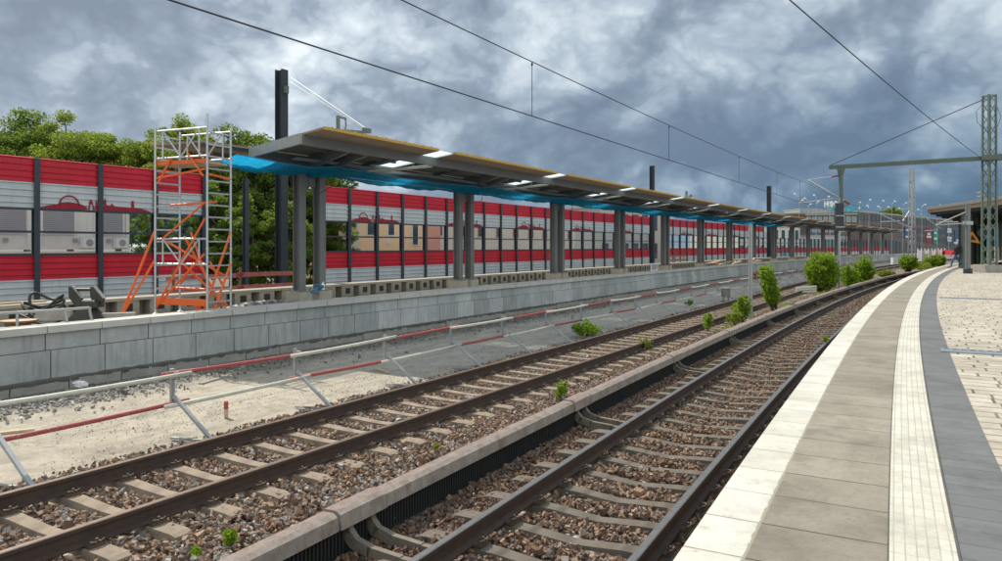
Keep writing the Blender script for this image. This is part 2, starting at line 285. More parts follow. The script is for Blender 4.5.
def paving_mat(name, cA, cB, pu, pv, jw, joint, brick=False, off=0.5, dots=0.0, ribs=0.0, speck=(0.2, 0.18, 0.15), rough=0.85, tile_var=0.2, moss=0.0, chip=None):
    """uv in metres: u along the platform, v across it"""
    m = bpy.data.materials.new(name); m.use_nodes = True; t = NT(m.node_tree); m.node_tree.nodes.clear()
    uv = t.new('ShaderNodeUVMap'); sp = t.new('ShaderNodeSeparateXYZ', inp={0: uv.outputs[0]}); U, V = sp.outputs[0], sp.outputs[1]
    tc = t.new('ShaderNodeTexCoord'); ob = tc.outputs['Object']
    wob = t.math('MULTIPLY', t.math('SUBTRACT', t.noise(ob, 6, 3), 0.5), jw * 1.2)
    a = t.math('DIVIDE', t.math('ADD', U, wob), pu); ra = t.math('FLOOR', a); fa = t.math('FRACT', a)
    vv = t.math('DIVIDE', t.math('ADD', V, wob), pv)
    if brick:
        wn = t.new('ShaderNodeTexWhiteNoise', noise_dimensions='1D', inp={'W': ra})
        vv = t.math('ADD', vv, t.math('MULTIPLY', wn.outputs['Value'], off))
    rb = t.math('FLOOR', vv); fb = t.math('FRACT', vv)
    ja = t.math('LESS_THAN', t.math('MULTIPLY', t.math('MINIMUM', fa, t.math('SUBTRACT', 1.0, fa)), pu), jw)
    jb = t.math('LESS_THAN', t.math('MULTIPLY', t.math('MINIMUM', fb, t.math('SUBTRACT', 1.0, fb)), pv), jw)
    J = t.math('MAXIMUM', ja, jb)
    cell = t.new('ShaderNodeTexWhiteNoise', noise_dimensions='2D', inp={'Vector': t.new('ShaderNodeCombineXYZ', inp={0: ra, 1: rb}).outputs[0]})
    col = t.mix(t.math('ADD', t.math('MULTIPLY', cell.outputs['Value'], 0.75), t.math('MULTIPLY', t.noise(ob, 1.2, 5), 0.35), clamp=True), cA, cB)
    col = t.mix(t.ramp(t.noise(ob, 38, 4, 0.7), [(0.52, 0), (0.72, 0.55)]), col, speck)
    col = t.mix(t.ramp(t.noise(ob, 2.6, 6, 0.75), [(0.45, 0), (0.75, 0.6)]), col, speck)
    h = t.math('MULTIPLY', t.math('SUBTRACT', 1.0, J), 1.0)
    if dots:
        du = t.math('SINE', t.math('MULTIPLY', U, 2 * math.pi / dots)); dv = t.math('SINE', t.math('MULTIPLY', V, 2 * math.pi / dots))
        dd = t.math('GREATER_THAN', t.math('MULTIPLY', du, dv), 0.25)
        h = t.math('ADD', h, t.math('MULTIPLY', dd, 0.35)); col = t.mix(t.math('MULTIPLY', dd, 0.18), col, tuple(k * 0.55 for k in cB))
    if ribs:
        fr = t.math('FRACT', t.math('DIVIDE', V, ribs)); rr = t.math('LESS_THAN', fr, 0.22)
        h = t.math('SUBTRACT', h, t.math('MULTIPLY', rr, 0.7)); col = t.mix(t.math('MULTIPLY', rr, 0.55), col, speck)
    jn = t.mix(moss, joint, (0.05, 0.07, 0.02)) if moss else joint
    col = t.mix(t.math('MULTIPLY', J, t.ramp(t.noise(ob, 3.5, 3), [(0.3, 0.55), (0.6, 1.0)])), col, jn)
    # old stains and gum spots
    col = t.mix(t.ramp(t.noise(ob, 1.6, 9, 0.72, 0.0), [(0.46, 0), (0.66, 0.5)]), col, tuple(k * 0.45 for k in cA))
    vs = t.new('ShaderNodeTexVoronoi', inp={'Vector': ob, 'Scale': 2.3}); col = t.mix(t.math('MULTIPLY', t.math('LESS_THAN', vs.outputs['Distance'], 0.055), 0.45), col, tuple(k * 0.5 for k in cB))
    if chip:
        worn = t.math('GREATER_THAN', t.math('ADD', V, t.math('MULTIPLY', t.math('SUBTRACT', t.noise(ob, 14, 6, 0.75), 0.5), 0.04)), chip)
        col = t.mix(worn, col, (0.28, 0.255, 0.20))
        col = t.mix(t.ramp(t.noise(ob, 9, 8, 0.8), [(0.56, 0), (0.66, 0.75)]), col, (0.33, 0.30, 0.25))
    b = t.new('ShaderNodeBsdfPrincipled', inp={'Base Color': col, 'Roughness': rough, 'Specular IOR Level': 0.3})
    h = t.math('ADD', h, t.math('MULTIPLY', t.noise(ob, 70, 4, 0.7), 0.5))
    bn = t.new('ShaderNodeBump', inp={'Height': h, 'Strength': 0.6, 'Distance': 0.006}); t.l.new(bn.outputs[0], b.inputs['Normal'])
    t.new('ShaderNodeOutputMaterial', inp={0: b.outputs[0]}); M[name] = m
paving_mat('edge_white', (0.62, 0.605, 0.555), (0.52, 0.505, 0.455), 0.5, 50, 0.006, (0.16, 0.14, 0.12), speck=(0.42, 0.39, 0.33), chip=1.905)
paving_mat('edge_slab', (0.225, 0.205, 0.17), (0.315, 0.288, 0.238), 0.5, 50, 0.007, (0.07, 0.055, 0.04), dots=0.034, speck=(0.15, 0.13, 0.10))
paving_mat('tactile', (0.60, 0.585, 0.525), (0.50, 0.485, 0.42), 0.15, 0.05, 0.0032, (0.36, 0.33, 0.28), speck=(0.36, 0.33, 0.27))
paving_mat('dark_strip', (0.135, 0.14, 0.145), (0.165, 0.17, 0.175), 0.21, 50, 0.0035, (0.06, 0.06, 0.06), speck=(0.11, 0.11, 0.11))
paving_mat('block_paving', (0.38, 0.345, 0.285), (0.53, 0.485, 0.41), 0.235, 0.40, 0.013, (0.08, 0.068, 0.05), brick=True, off=1.0, speck=(0.25, 0.22, 0.165))

# ---------------------------------------------------------------- frames of the railway
TH = R(31.1); TX = Vector((math.sin(TH), math.cos(TH), 0)); NX = Vector((-math.cos(TH), math.sin(TH), 0)); UP = Vector((0, 0, 1))
def fr(s, c, dc, off, z):
    T = (TX + NX * dc).normalized(); Nn = (NX - TX * dc).normalized()
    return TX * s + NX * c + Nn * off + UP * z
def F(s, d, z=0.0):      # far track, wall, canopy, barrier: straight, then bending away to the right
    k = max(0.0, s - 45.0); return fr(s, -k * k / 1400.0, -k / 700.0, d, z)
def N(s, off, z=0.0):    # near track and platform: gentle curve
    return fr(s, 3.2 - (s - 24.0) ** 2 / 860.0, -(s - 24.0) / 430.0, off, z)
def rotF(s): k = max(0.0, s - 45.0); T = TX - NX * (k / 700.0); return math.atan2(T.y, T.x)
def rotN(s): T = TX - NX * ((s - 24.0) / 430.0); return math.atan2(T.y, T.x)
CZ = 2.45
def at(px, py, z=None, Y=None):
    u = (px - 501.0) / 724.0; w = (246.0 - py) / 724.0
    if Y is None: Y = (z - CZ) / w
    return Vector((u * Y, Y, CZ + w * Y))

# ---------------------------------------------------------------- mesh builder
class MB:
    def __init__(s): s.v = []; s.f = []; s.uv = None; s.m = []
    def add(s, vs, fs, mi=0):
        b = len(s.v); s.v += [tuple(v) for v in vs]; s.f += [tuple(b + i for i in f) for f in fs]; s.m += [mi] * len(fs); return s
    def box(s, c, size, rz=0.0, ax=None, mi=0):
        """c centre; size; rz or explicit axes (3 vectors)"""
        c = Vector(c); hx, hy, hz = [k / 2 for k in size]
        if ax is None: ax = (Vector((math.cos(rz), math.sin(rz), 0)), Vector((-math.sin(rz), math.cos(rz), 0)), UP)
        vs = [c + ax[0] * (hx * i) + ax[1] * (hy * j) + ax[2] * (hz * k) for k in (-1, 1) for j in (-1, 1) for i in (-1, 1)]
        return s.add(vs, [(0, 2, 3, 1), (4, 5, 7, 6), (0, 1, 5, 4), (2, 6, 7, 3), (0, 4, 6, 2), (1, 3, 7, 5)], mi)
    def hexa(s, vs, mi=0):   # 8 corners ordered like box
        return s.add(vs, [(0, 2, 3, 1), (4, 5, 7, 6), (0, 1, 5, 4), (2, 6, 7, 3), (0, 4, 6, 2), (1, 3, 7, 5)], mi)
    def bar(s, a, b, w, h=None, up=UP, mi=0):
        a = Vector(a); b = Vector(b); h = h or w; d = b - a; L = d.length; x = d / L
        y = up.cross(x)
        if y.length < 1e-3: y = Vector((1, 0, 0)).cross(x)
        y.normalize(); z = x.cross(y)
        return s.box((a + b) / 2, (L, w, h), ax=(x, y, z), mi=mi)
    def tube(s, pts, r, n=8, cap=True, mi=0):
        pts = [Vector(p) for p in pts]; rs = r if isinstance(r, (list, tuple)) else [r] * len(pts); rings = []; b = len(s.v)
        ref = None
        for i, p in enumerate(pts):
            d = (pts[min(i + 1, len(pts) - 1)] - pts[max(i - 1, 0)]).normalized()
            if ref is None: ref = UP if abs(d.z) < 0.9 else Vector((1, 0, 0))
            x = (ref - d * ref.dot(d)).normalized(); ref = x; y = d.cross(x)
            for k in range(n):
                a = 2 * math.pi * k / n; s.v.append(tuple(p + (x * math.cos(a) + y * math.sin(a)) * rs[i]))
        for i in range(len(pts) - 1):
            for k in range(n):
                k2 = (k + 1) % n; s.f.append((b + i * n + k, b + i * n + k2, b + (i + 1) * n + k2, b + (i + 1) * n + k)); s.m.append(mi)
        if cap:
            s.f.append(tuple(b + k for k in range(n))[::-1]); s.m.append(mi)
            e = b + (len(pts) - 1) * n; s.f.append(tuple(e + k for k in range(n))); s.m.append(mi)
        return s
    def sweep(s, fn, s0, s1, step, prof, closed=True, caps=True, mi=0, mis=None):
        """prof = [(off,z)...] swept along fn(s, off, z)"""
        k = max(1, int(math.ceil((s1 - s0) / step))); n = len(prof); b = len(s.v)
        for i in range(k + 1):
            q = s0 + (s1 - s0) * i / k
            for (o, z) in prof: s.v.append(tuple(fn(q, o, z)))
        m = n if closed else n - 1
        for i in range(k):
            for j in range(m):
                j2 = (j + 1) % n; s.f.append((b + i * n + j, b + i * n + j2, b + (i + 1) * n + j2, b + (i + 1) * n + j)); s.m.append(mis[j] if mis else mi)
        if closed and caps:
            s.f.append(tuple(b + j for j in range(n))); s.m.append(mi); e = b + k * n
            s.f.append(tuple(e + j for j in range(n))[::-1]); s.m.append(mi)
        return s
    def lathe(s, c, prof, n=12, mi=0):
        c = Vector(c); b = len(s.v)
        for (r, z) in prof:
            for k in range(n): a = 2 * math.pi * k / n; s.v.append((c.x + r * math.cos(a), c.y + r * math.sin(a), c.z + z))
        for i in range(len(prof) - 1):
            for k in range(n):
                k2 = (k + 1) % n; s.f.append((b + i * n + k, b + i * n + k2, b + (i + 1) * n + k2, b + (i + 1) * n + k)); s.m.append(mi)
        return s
    def poly(s, pts, thick_vec, mi=0):
        n = len(pts); a = [Vector(p) for p in pts]; t = Vector(thick_vec)
        return s.add(a + [p + t for p in a], [tuple(range(n))[::-1], tuple(range(n, 2 * n))] + [(i, (i + 1) % n, n + (i + 1) % n, n + i) for i in range(n)], mi)
    def build(s, name, mats, parent=None, org=None, smooth=False):
        """vertices are in world space unless the parent is a local prototype (org=(0,0,0))"""
        me = bpy.data.meshes.new(name)
        if parent is not None:
            o0 = Vector(parent['_o']) if '_o' in parent else Vector((0, 0, 0))
        else:
            o0 = Vector(org) if org is not None else Vector((0, 0, 0))
        me.from_pydata([(v[0] - o0.x, v[1] - o0.y, v[2] - o0.z) for v in s.v], [], s.f)
        if isinstance(mats, str): mats = [mats]
        for k in mats: me.materials.append(M[k])
        if len(mats) > 1: me.polygons.foreach_set('material_index', s.m)
        if smooth: me.polygons.foreach_set('use_smooth', [True] * len(s.f))
        o = bpy.data.objects.new(name, me); C.objects.link(o)
        if parent is not None: o.parent = parent
        else: o.location = o0
        if '_o' in (parent.keys() if parent is not None else []): o['_o'] = parent['_o']
        return o
def fix_normals(o):
    import bmesh
    bm = bmesh.new(); bm.from_mesh(o.data); bmesh.ops.recalc_face_normals(bm, faces=bm.faces); bm.to_mesh(o.data); bm.free(); return o
def tag(o, label=None, cat=None, group=None, kind=None):
    if label: o['label'] = label
    if cat: o['category'] = cat
    if group: o['group'] = group
    if kind: o['kind'] = kind
    return o
def empty(name, loc, label, cat, group=None, rz=0.0, local=False):
    o = bpy.data.objects.new(name, None); C.objects.link(o); o.location = loc; o.rotation_euler = (0, 0, rz); o.empty_display_size = 0.2
    if not local: o['_o'] = tuple(loc)
    return tag(o, label, cat, group)
def copy_tree(o, parent=None, label=None):
    c = o.copy(); C.objects.link(c); c.parent = parent
    if label: c['label'] = label
    for ch in list(o.children): copy_tree(ch, c)
    return c
def struct(name, mb, mats, org=None): return tag(mb.build(name, mats, None, org), kind='structure')

def uvsheet(name, fn, s0, s1, step, offs, mats_, z, kind='structure'):
    """one sheet along the spine with uv in metres"""
    k = int(math.ceil((s1 - s0) / step)); v = []; f = []; uvs = []; n = len(offs)
    for i in range(k + 1):
        q = s0 + (s1 - s0) * i / k
        for j, o in enumerate(offs):
            v.append(tuple(fn(q, o, z[j] if isinstance(z, (list, tuple)) else z))); uvs.append((q, abs(o)))
    for i in range(k):
        for j in range(n - 1): f.append((i * n + j, (i + 1) * n + j, (i + 1) * n + j + 1, i * n + j + 1))
    me = bpy.data.meshes.new(name); me.from_pydata(v, [], f); l = me.uv_layers.new(name='UVMap')
    for lp in me.loops: l.data[lp.index].uv = uvs[lp.vertex_index]
    me.materials.append(M[mats_]); me.validate()
    o = bpy.data.objects.new(name, me); C.objects.link(o)
    if me.polygons and me.polygons[0].normal.z < 0: me.flip_normals()
    return tag(o, kind=kind)

# ---------------------------------------------------------------- ground and platforms (setting)
mb = MB(); mb.add([(-1500, -300, -0.36), (2500, -300, -0.36), (2500, 3500, -0.36), (-1500, 3500, -0.36)], [(0, 1, 2, 3)]); struct('ground', mb, 'ground_far')
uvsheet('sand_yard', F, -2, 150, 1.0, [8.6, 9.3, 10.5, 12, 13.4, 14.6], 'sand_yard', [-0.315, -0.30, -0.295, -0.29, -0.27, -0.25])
uvsheet('ballast_bed', F, -3, 200, 1.0, [-9, 0.0, 5, 6, 8.4, 9.0], 'ballast_bed', [-0.262, -0.262, -0.262, -0.262, -0.262, -0.335])
# right-hand platform
PE = -1.62
mb = MB(); mb.sweep(N, -4, 150, 1.5, [(PE - 0.22, -0.4), (PE - 0.22, 0.72), (PE, 0.74), (PE, 0.94), (-16, 0.94), (-16, -0.4)]); fix_normals(struct('platform', mb, 'concrete_old'))
uvsheet('platform_edge_stripe', N, -4, 150, 0.5, [PE - 0.002, -1.92], 'edge_white', 0.948)
uvsheet('platform_edge_slabs', N, -4, 150, 0.5, [-1.92, -2.53], 'edge_slab', 0.948)
uvsheet('tactile_strip', N, -4, 150, 0.5, [-2.53, -2.83], 'tactile', 0.954)
uvsheet('dark_paving_strip', N, -4, 150, 0.5, [-2.83, -3.18], 'dark_strip', 0.950)
uvsheet('block_paving', N, -4, 150, 0.5, [-3.18, -6, -10, -16], 'block_paving', 0.949)
mb = MB(); mb.sweep(N, -4, 90, 0.5, [(-2.522, 0.90), (-2.522, 0.9525), (-2.545, 0.9525), (-2.545, 0.90)]); mb.sweep(N, -4, 90, 0.5, [(-2.822, 0.90), (-2.822, 0.9555), (-2.834, 0.9555), (-2.834, 0.90)]); struct('platform_joints', mb, 'mortar')
# far platform under construction
mb = MB(); mb.sweep(F, -3, 165, 2.0, [(14.62, -0.35), (14.62, 0.80), (15.9, 0.78), (16.6, 0.64), (18.55, 0.60), (18.55, -0.35)]); struct('far_platform', mb, 'platform_fill')

# ---------------------------------------------------------------- stones
def ico():
    p = (1 + 5 ** 0.5) / 2
    v = np.array([(-1, p, 0), (1, p, 0), (-1, -p, 0), (1, -p, 0), (0, -1, p), (0, 1, p), (0, -1, -p), (0, 1, -p), (p, 0, -1), (p, 0, 1), (-p, 0, -1), (-p, 0, 1)], float)
    v /= np.linalg.norm(v[0])
    f = np.array([(0, 11, 5), (0, 5, 1), (0, 1, 7), (0, 7, 10), (0, 10, 11), (1, 5, 9), (5, 11, 4), (11, 10, 2), (10, 7, 6), (7, 1, 8), (3, 9, 4), (3, 4, 2), (3, 2, 6), (3, 6, 8), (3, 8, 9), (4, 9, 5), (2, 4, 11), (6, 2, 10), (8, 6, 7), (9, 8, 1)])
    return v, f
ov = np.array([(1, 0, 0), (-1, 0, 0), (0, 1, 0), (0, -1, 0), (0, 0, 1), (0, 0, -1)], float); of = np.array([(0, 2, 4), (2, 1, 4), (1, 3, 4), (3, 0, 4), (2, 0, 5), (1, 2, 5), (3, 1, 5), (0, 3, 5)])
cv = np.array([(-1, -1, -1), (1, -1, -1), (-1, 1, -1), (1, 1, -1), (-1, -1, 1), (1, -1, 1), (-1, 1, 1), (1, 1, 1)], float) * 0.72
cf = np.array([(0, 2, 3), (0, 3, 1), (4, 5, 7), (4, 7, 6), (0, 1, 5), (0, 5, 4), (2, 6, 7), (2, 7, 3), (0, 4, 6), (0, 6, 2), (1, 3, 7), (1, 7, 5)])
def randrot(n):
    q = rng.normal(size=(n, 4)); q /= np.linalg.norm(q, axis=1)[:, None]; w, x, y, z = q.T
    return np.stack([1 - 2 * (y * y + z * z), 2 * (x * y - z * w), 2 * (x * z + y * w), 2 * (x * y + z * w), 1 - 2 * (x * x + z * z), 2 * (y * z - x * w), 2 * (x * z - y * w), 2 * (y * z + x * w), 1 - 2 * (x * x + y * y)], 1).reshape(n, 3, 3)
def stones(name, P, size, tone, matname, hi=True, label=None, kind='stuff'):
    n = len(P); bv, bf = (cv, cf) if hi else (ov, of); nv = len(bv)
    V = bv[None] * (1 + rng.uniform(-0.42, 0.38, (n, nv, 3 if hi else 1)))
    V = V * (np.asarray(size)[:, None, None] * np.stack([rng.uniform(0.8, 1.25, n), rng.uniform(0.6, 0.95, n), rng.uniform(0.42, 0.75, n)], 1)[:, None, :])
    V = np.einsum('nij,nkj->nki', randrot(n), V) + P[:, None, :]
    Fc = (bf[None] + (np.arange(n) * nv)[:, None, None]).reshape(-1, 3)
    me = bpy.data.meshes.new(name); me.vertices.add(n * nv); me.vertices.foreach_set('co', V.astype(np.float32).ravel())
    me.loops.add(len(Fc) * 3); me.loops.foreach_set('vertex_index', Fc.astype(np.int32).ravel())
    me.polygons.add(len(Fc)); me.polygons.foreach_set('loop_start', (np.arange(len(Fc)) * 3).astype(np.int32)); me.update(calc_edges=True)
    me.shade_flat(); a = me.attributes.new('tone', 'FLOAT', 'FACE'); a.data.foreach_set('value', np.repeat(tone, len(bf)).astype(np.float32))
    me.materials.append(M[matname]); o = bpy.data.objects.new(name, me); C.objects.link(o); tag(o, kind=kind)
    if label: o['label'] = label; o['category'] = 'gravel'
    return o
tn = np.array(TX); nn = np.array(NX)
def ballast(name, s0, s1, dens, r0, r1, hi, label):
    n = int((s1 - s0) * 10.0 * dens); s = rng.uniform(s0, s1, n); d = rng.uniform(-2.0, 9.05, n)
    k = np.maximum(0, s - 45); P = s[:, None] * tn + (d - k * k / 1400)[:, None] * nn
    Nc = 3.2 - (s - 24) ** 2 / 860; dn = (s - 24) / 430; P2 = P @ nn; Ps = P @ tn
    offN = (P2 - (3.2 - (Ps - 24) ** 2 / 860))      # offset from near track centre
    keep = (offN > -1.8) & (P[:, 1] > 2.5)
    x = P[:, 0] / np.maximum(P[:, 1], .1); keep &= (x > -0.78) & (x < 0.78)
    sn = Ps + offN * (-(Ps - 24) / 430)
    inN = (np.abs(offN) < 1.28) & (np.abs(((sn + 0.3) % 0.6) - 0.3) < 0.15)
    inF = (np.abs(d - 7.18) < 1.26) & (np.abs(((s + 0.3) % 0.6) - 0.3) < 0.15)
    rail = (np.abs(np.abs(offN) - 0.75) < 0.075) | (np.abs(np.abs(d - 7.18) - 0.75) < 0.075) | (np.abs(offN - 1.70) < 0.12)
    inN &= np.abs(((sn + 0.3) % 0.6) - 0.3) < 0.125 + 0.03 * rng.random(n)
    keep &= ~(inN & ((np.abs(offN) < 0.95) | (rng.random(n) < 0.4))) & ~(inF & ((np.abs(d - 7.18) < 1.0) | (rng.random(n) < 0.45))) & ~rail
    base = np.where((np.abs(offN) < 1.5) | (np.abs(d - 7.18) < 1.5), -0.228, -0.222)
    z = base + rng.uniform(-0.02, 0.028, n) + 0.018 * np.sin(s * 2.1) * np.sin(d * 3.3 + s)
    z -= np.clip((d - 8.35) / 0.6, 0, 1) * 0.062
    P[:, 2] = z; size = (r0 + (r1 - r0) * rng.random(n) ** 1.4) * (1 + 0.55 * (rng.random(n) > 0.92)) * np.where(rng.random(n) > 0.75, 0.7, 1.0)
    tone = np.clip(rng.beta(1.5, 1.8, n) * 0.95, 0, 1)
    brown = (offN > 0.9) & (offN < 1.7); tone = np.where(brown, tone * 0.55, tone)
    tone = np.where(np.abs(offN) < 1.3, np.clip(tone * 0.78, 0, 1), tone)
    thin = rng.random(n) < np.where(d > 8.75, 0.45, 1.0); keep &= thin
    return stones(name, P[keep], size[keep], tone[keep], 'stone_ballast', hi, label)
ballast('ballast_stones', 1, 11, 700, 0.019, 0.037, True, 'loose brown and grey crushed stone ballast in the foreground')
ballast('ballast_stones', 11, 24, 520, 0.021, 0.036, False, 'loose brown and grey crushed stone ballast of the middle distance')
ballast('ballast_stones', 24, 60, 170, 0.03, 0.05, False, 'brown and grey crushed stone ballast farther up the tracks')
n = 5200; s = rng.uniform(-1, 34, n); d = 14.1 - np.abs(rng.normal(0, 0.75, n)); P = s[:, None] * tn + d[:, None] * nn; P[:, 2] = -0.27 + rng.uniform(0, 0.02, n)
stones('rubble_stones', P, rng.uniform(0.010, 0.030, n) * (1 + 1.5 * (rng.random(n) > 0.95)), rng.beta(1.6, 2.2, n), 'stone_rubble', True, 'grey broken rubble along the foot of the block wall')
n = 520; s = rng.normal(7.2, 1.3, n); d = rng.normal(13.1, 0.38, n); P = s[:, None] * tn + d[:, None] * nn; P[:, 2] = -0.265
stones('rubble_stones', P, rng.uniform(0.014, 0.042, n), rng.uniform(0.6, 1, n), 'stone_rubble', True, 'pale lumps of broken concrete by the left end of the wall')
n = 34000; s = rng.uniform(1, 26, n); d = rng.uniform(8.7, 14.1, n); kk = (np.sin(s * 1.3 + 2 * np.sin(d)) + np.sin(d * 2.7 + s * 0.6) + rng.normal(0, 0.8, n)) > -0.3; s = s[kk]; d = d[kk]; n = len(s); P = s[:, None] * tn + d[:, None] * nn; P[:, 2] = -0.288
stones('sand_gravel', P, 0.004 + 0.011 * rng.random(n) ** 3, rng.beta(4, 2, n), 'stone_rubble', False, 'fine loose gravel scattered over the sandy yard')

# ---------------------------------------------------------------- tracks
def sleeper_proto(half, w, top, mid):
    mb = MB(); xs = [(-half, 0.92), (-half + 0.06, 1.0), (-1.0, 1.0), (-0.45, 0.86), (0, 0.82), (0.45, 0.86), (1.0, 1.0), (half - 0.06, 1.0), (half, 0.92)]
    v = []
    for y, k in xs:
        zt = top if abs(y) > 0.55 else (top - mid * (1 - (abs(y) / 0.55) ** 2) if abs(y) < 0.55 else top)
        if abs(y) >= half: zt -= 0.02
        v += [(-w / 2 * k, y, top - 0.16), (-w / 2 * k + 0.03, y, zt), (w / 2 * k - 0.03, y, zt), (w / 2 * k, y, top - 0.16)]
    f = []
    for i in range(len(xs) - 1):
        for j in range(3): f.append((i * 4 + j, (i + 1) * 4 + j, (i + 1) * 4 + j + 1, i * 4 + j + 1))
    f += [(0, 1, 2, 3), tuple(len(v) - 4 + k for k in (3, 2, 1, 0))]
    return mb.add(v, f)
def clips_mb(side):
    mb = MB()
    for r in (side,):
        for sd in (-1, 1):
            y = r + sd * 0.10
            mb.tube([(-0.07, y, -0.17), (-0.06, y + sd * 0.03, -0.125), (-0.02, y + sd * 0.05, -0.13), (0.0, y - sd * 0.02, -0.135), (0.02, y + sd * 0.05, -0.13), (0.06, y + sd * 0.03, -0.125), (0.07, y, -0.17)], 0.009, 5)
            mb.box((0, y, -0.168), (0.15, 0.07, 0.03)); mb.tube([(0, y + sd * 0.02, -0.16), (0, y + sd * 0.02, -0.105)], 0.013, 6)
    return mb
RAILP = [(-0.07, -0.17), (-0.07, -0.155), (-0.012, -0.135), (-0.010, -0.05), (-0.036, -0.038), (-0.036, -0.006), (-0.028, 0.0), (0.028, 0.0), (0.036, -0.006), (0.036, -0.038), (0.010, -0.05), (0.012, -0.135), (0.07, -0.155), (0.07, -0.17)]
def track(fn, centre, rot, s_first, s_last, label, head, slmat, mid, half):
    root = empty('railway_track', fn(s_first, centre, 0), label, 'railway track')
    for sd in (-0.75, 0.75):
        mb = MB(); mis = [0] * 14; mis[6] = 1; mis[5] = 1; mis[7] = 1
        mb.sweep(fn, s_first, 170, 1.5, [(centre + sd - o, z) for o, z in RAILP], mis=mis)
        fix_normals(mb.build('rail', ['rail_rust', head], root))
    proto = sleeper_proto(half, 0.25, -0.180, mid).build('sleeper', slmat); proto.parent = root
    cl = []
    for sd in (-0.75, 0.75): c_ = clips_mb(sd).build('rail_fastening', 'clip_steel'); c_.parent = proto; cl.append(c_)
    o0 = Vector(root['_o']); k0 = int(math.ceil(s_first / 0.6)); far = MB(); sl = proto.data; cnt = 0
    for k in range(k0, int(s_last / 0.6)):
        s = k * 0.6; p = fn(s, centre, 0); rz = rot(s) + random.uniform(-0.012, 0.012)
        if cnt < 100:
            o = proto if cnt == 0 else proto.copy()
            if cnt: C.objects.link(o); o.parent = root
            o.location = p - o0 + Vector((0, 0, random.uniform(-0.006, 0.004))); o.rotation_euler = (0, 0, rz)
            if cnt and cnt < 45:
                for c_ in cl: c2 = c_.copy(); C.objects.link(c2); c2.parent = o
        else:
            c, q = math.cos(rz), math.sin(rz)
            far.add([(p.x + v.co.x * c - v.co.y * q, p.y + v.co.x * q + v.co.y * c, v.co.z) for v in sl.vertices], [tuple(f.vertices) for f in sl.polygons])
        cnt += 1
    o = far.build('sleepers_far', slmat, root); o['kind'] = 'stuff'
    return root
track(F, 7.18, rotF, 2.0, 125, 'far railway track with dull brown rails and pale sandy sleepers', 'rail_head_dull', 'sleeper_tan', 0.02, 1.25)
track(N, 0.0, rotN, 1.8, 125, 'near curving railway track with polished rail heads beside the platform', 'rail_head_shiny', 'sleeper_grey', 0.055, 1.28)

# third rail between the tracks
def third_rail():
    TO = 1.70; root = empty('third_rail', N(2, TO, 0), 'covered conductor rail with pale cover boards running between the two tracks', 'third rail')
    mb = MB(); rib = MB()
    mb.sweep(N, 1.0, 120, 1.5, [(TO + 0.045, -0.24), (TO + 0.045, 0.04), (TO - 0.03, 0.04), (TO - 0.03, -0.24)]); 
    s = 1.0
    while s < 30:
        p = N(s, TO - 0.045, -0.075); rib.box(p, (0.018, 0.03, 0.26), rotN(s)); s += 0.045
    mb.build('guard_board', 'third_dark', root); rib.build('guard_ribs', 'third_dark', root)
    mb = MB(); mb.sweep(N, 1.0, 120, 1.5, [(TO + 0.035, 0.062), (TO + 0.035, 0.11), (TO - 0.02, 0.11), (TO - 0.02, 0.062)]); mb.build('conductor_rail', 'rail_rust', root)
    def seg(a, b, g, zt):
        mb = MB(); pr = [(TO + 0.08 + g, 0.07), (TO + 0.08 + g, zt - 0.02), (TO + 0.06 + g, zt - 0.005), (TO - 0.05 - g, zt), (TO - 0.10 - g, zt - 0.03), (TO - 0.115 - g, 0.03), (TO - 0.095, 0.03), (TO - 0.085, 0.12), (TO + 0.055, 0.12), (TO + 0.06, 0.07)]
        mb.sweep(N, a, b, 0.8, pr, mis=[0, 0, 1, 0, 0, 0, 0, 0, 0, 0]); return fix_normals(mb.build('cover_board', ['third_white', 'third_top'], root))
    for i in range(24):
        c = 4.95 + 5.05 * i
        seg(c - 4.72 if i else 1.0, c - 0.33, 0, 0.175)
        seg(c - 0.31, c + 0.31, 0.012, 0.189)
        mb = MB(); rz = rotN(c)
        for ds in (-0.15, 0.15):
            pts = [(TO - 0.02, 0.06), (TO - 0.05, -0.04), (TO - 0.13, -0.125), (TO - 0.30, -0.165), (TO - 0.62, -0.185), (TO - 0.86, -0.19)]
            hs = [0.11, 0.11, 0.10, 0.085, 0.07, 0.06]
            for (a, b, h) in zip(pts[:-1], pts[1:], hs):
                A = N(c + ds, a[0], a[1]); B = N(c + ds, b[0], b[1]); e = (B - A).normalized() * 0.012; mb.bar(A - e, B + e, 0.06, h)
        mb.box(N(c, TO + 0.28, -0.2), (0.26, 0.4, 0.12), rz)
        mb.build('bracket', 'bracket_wood', root)
third_rail()

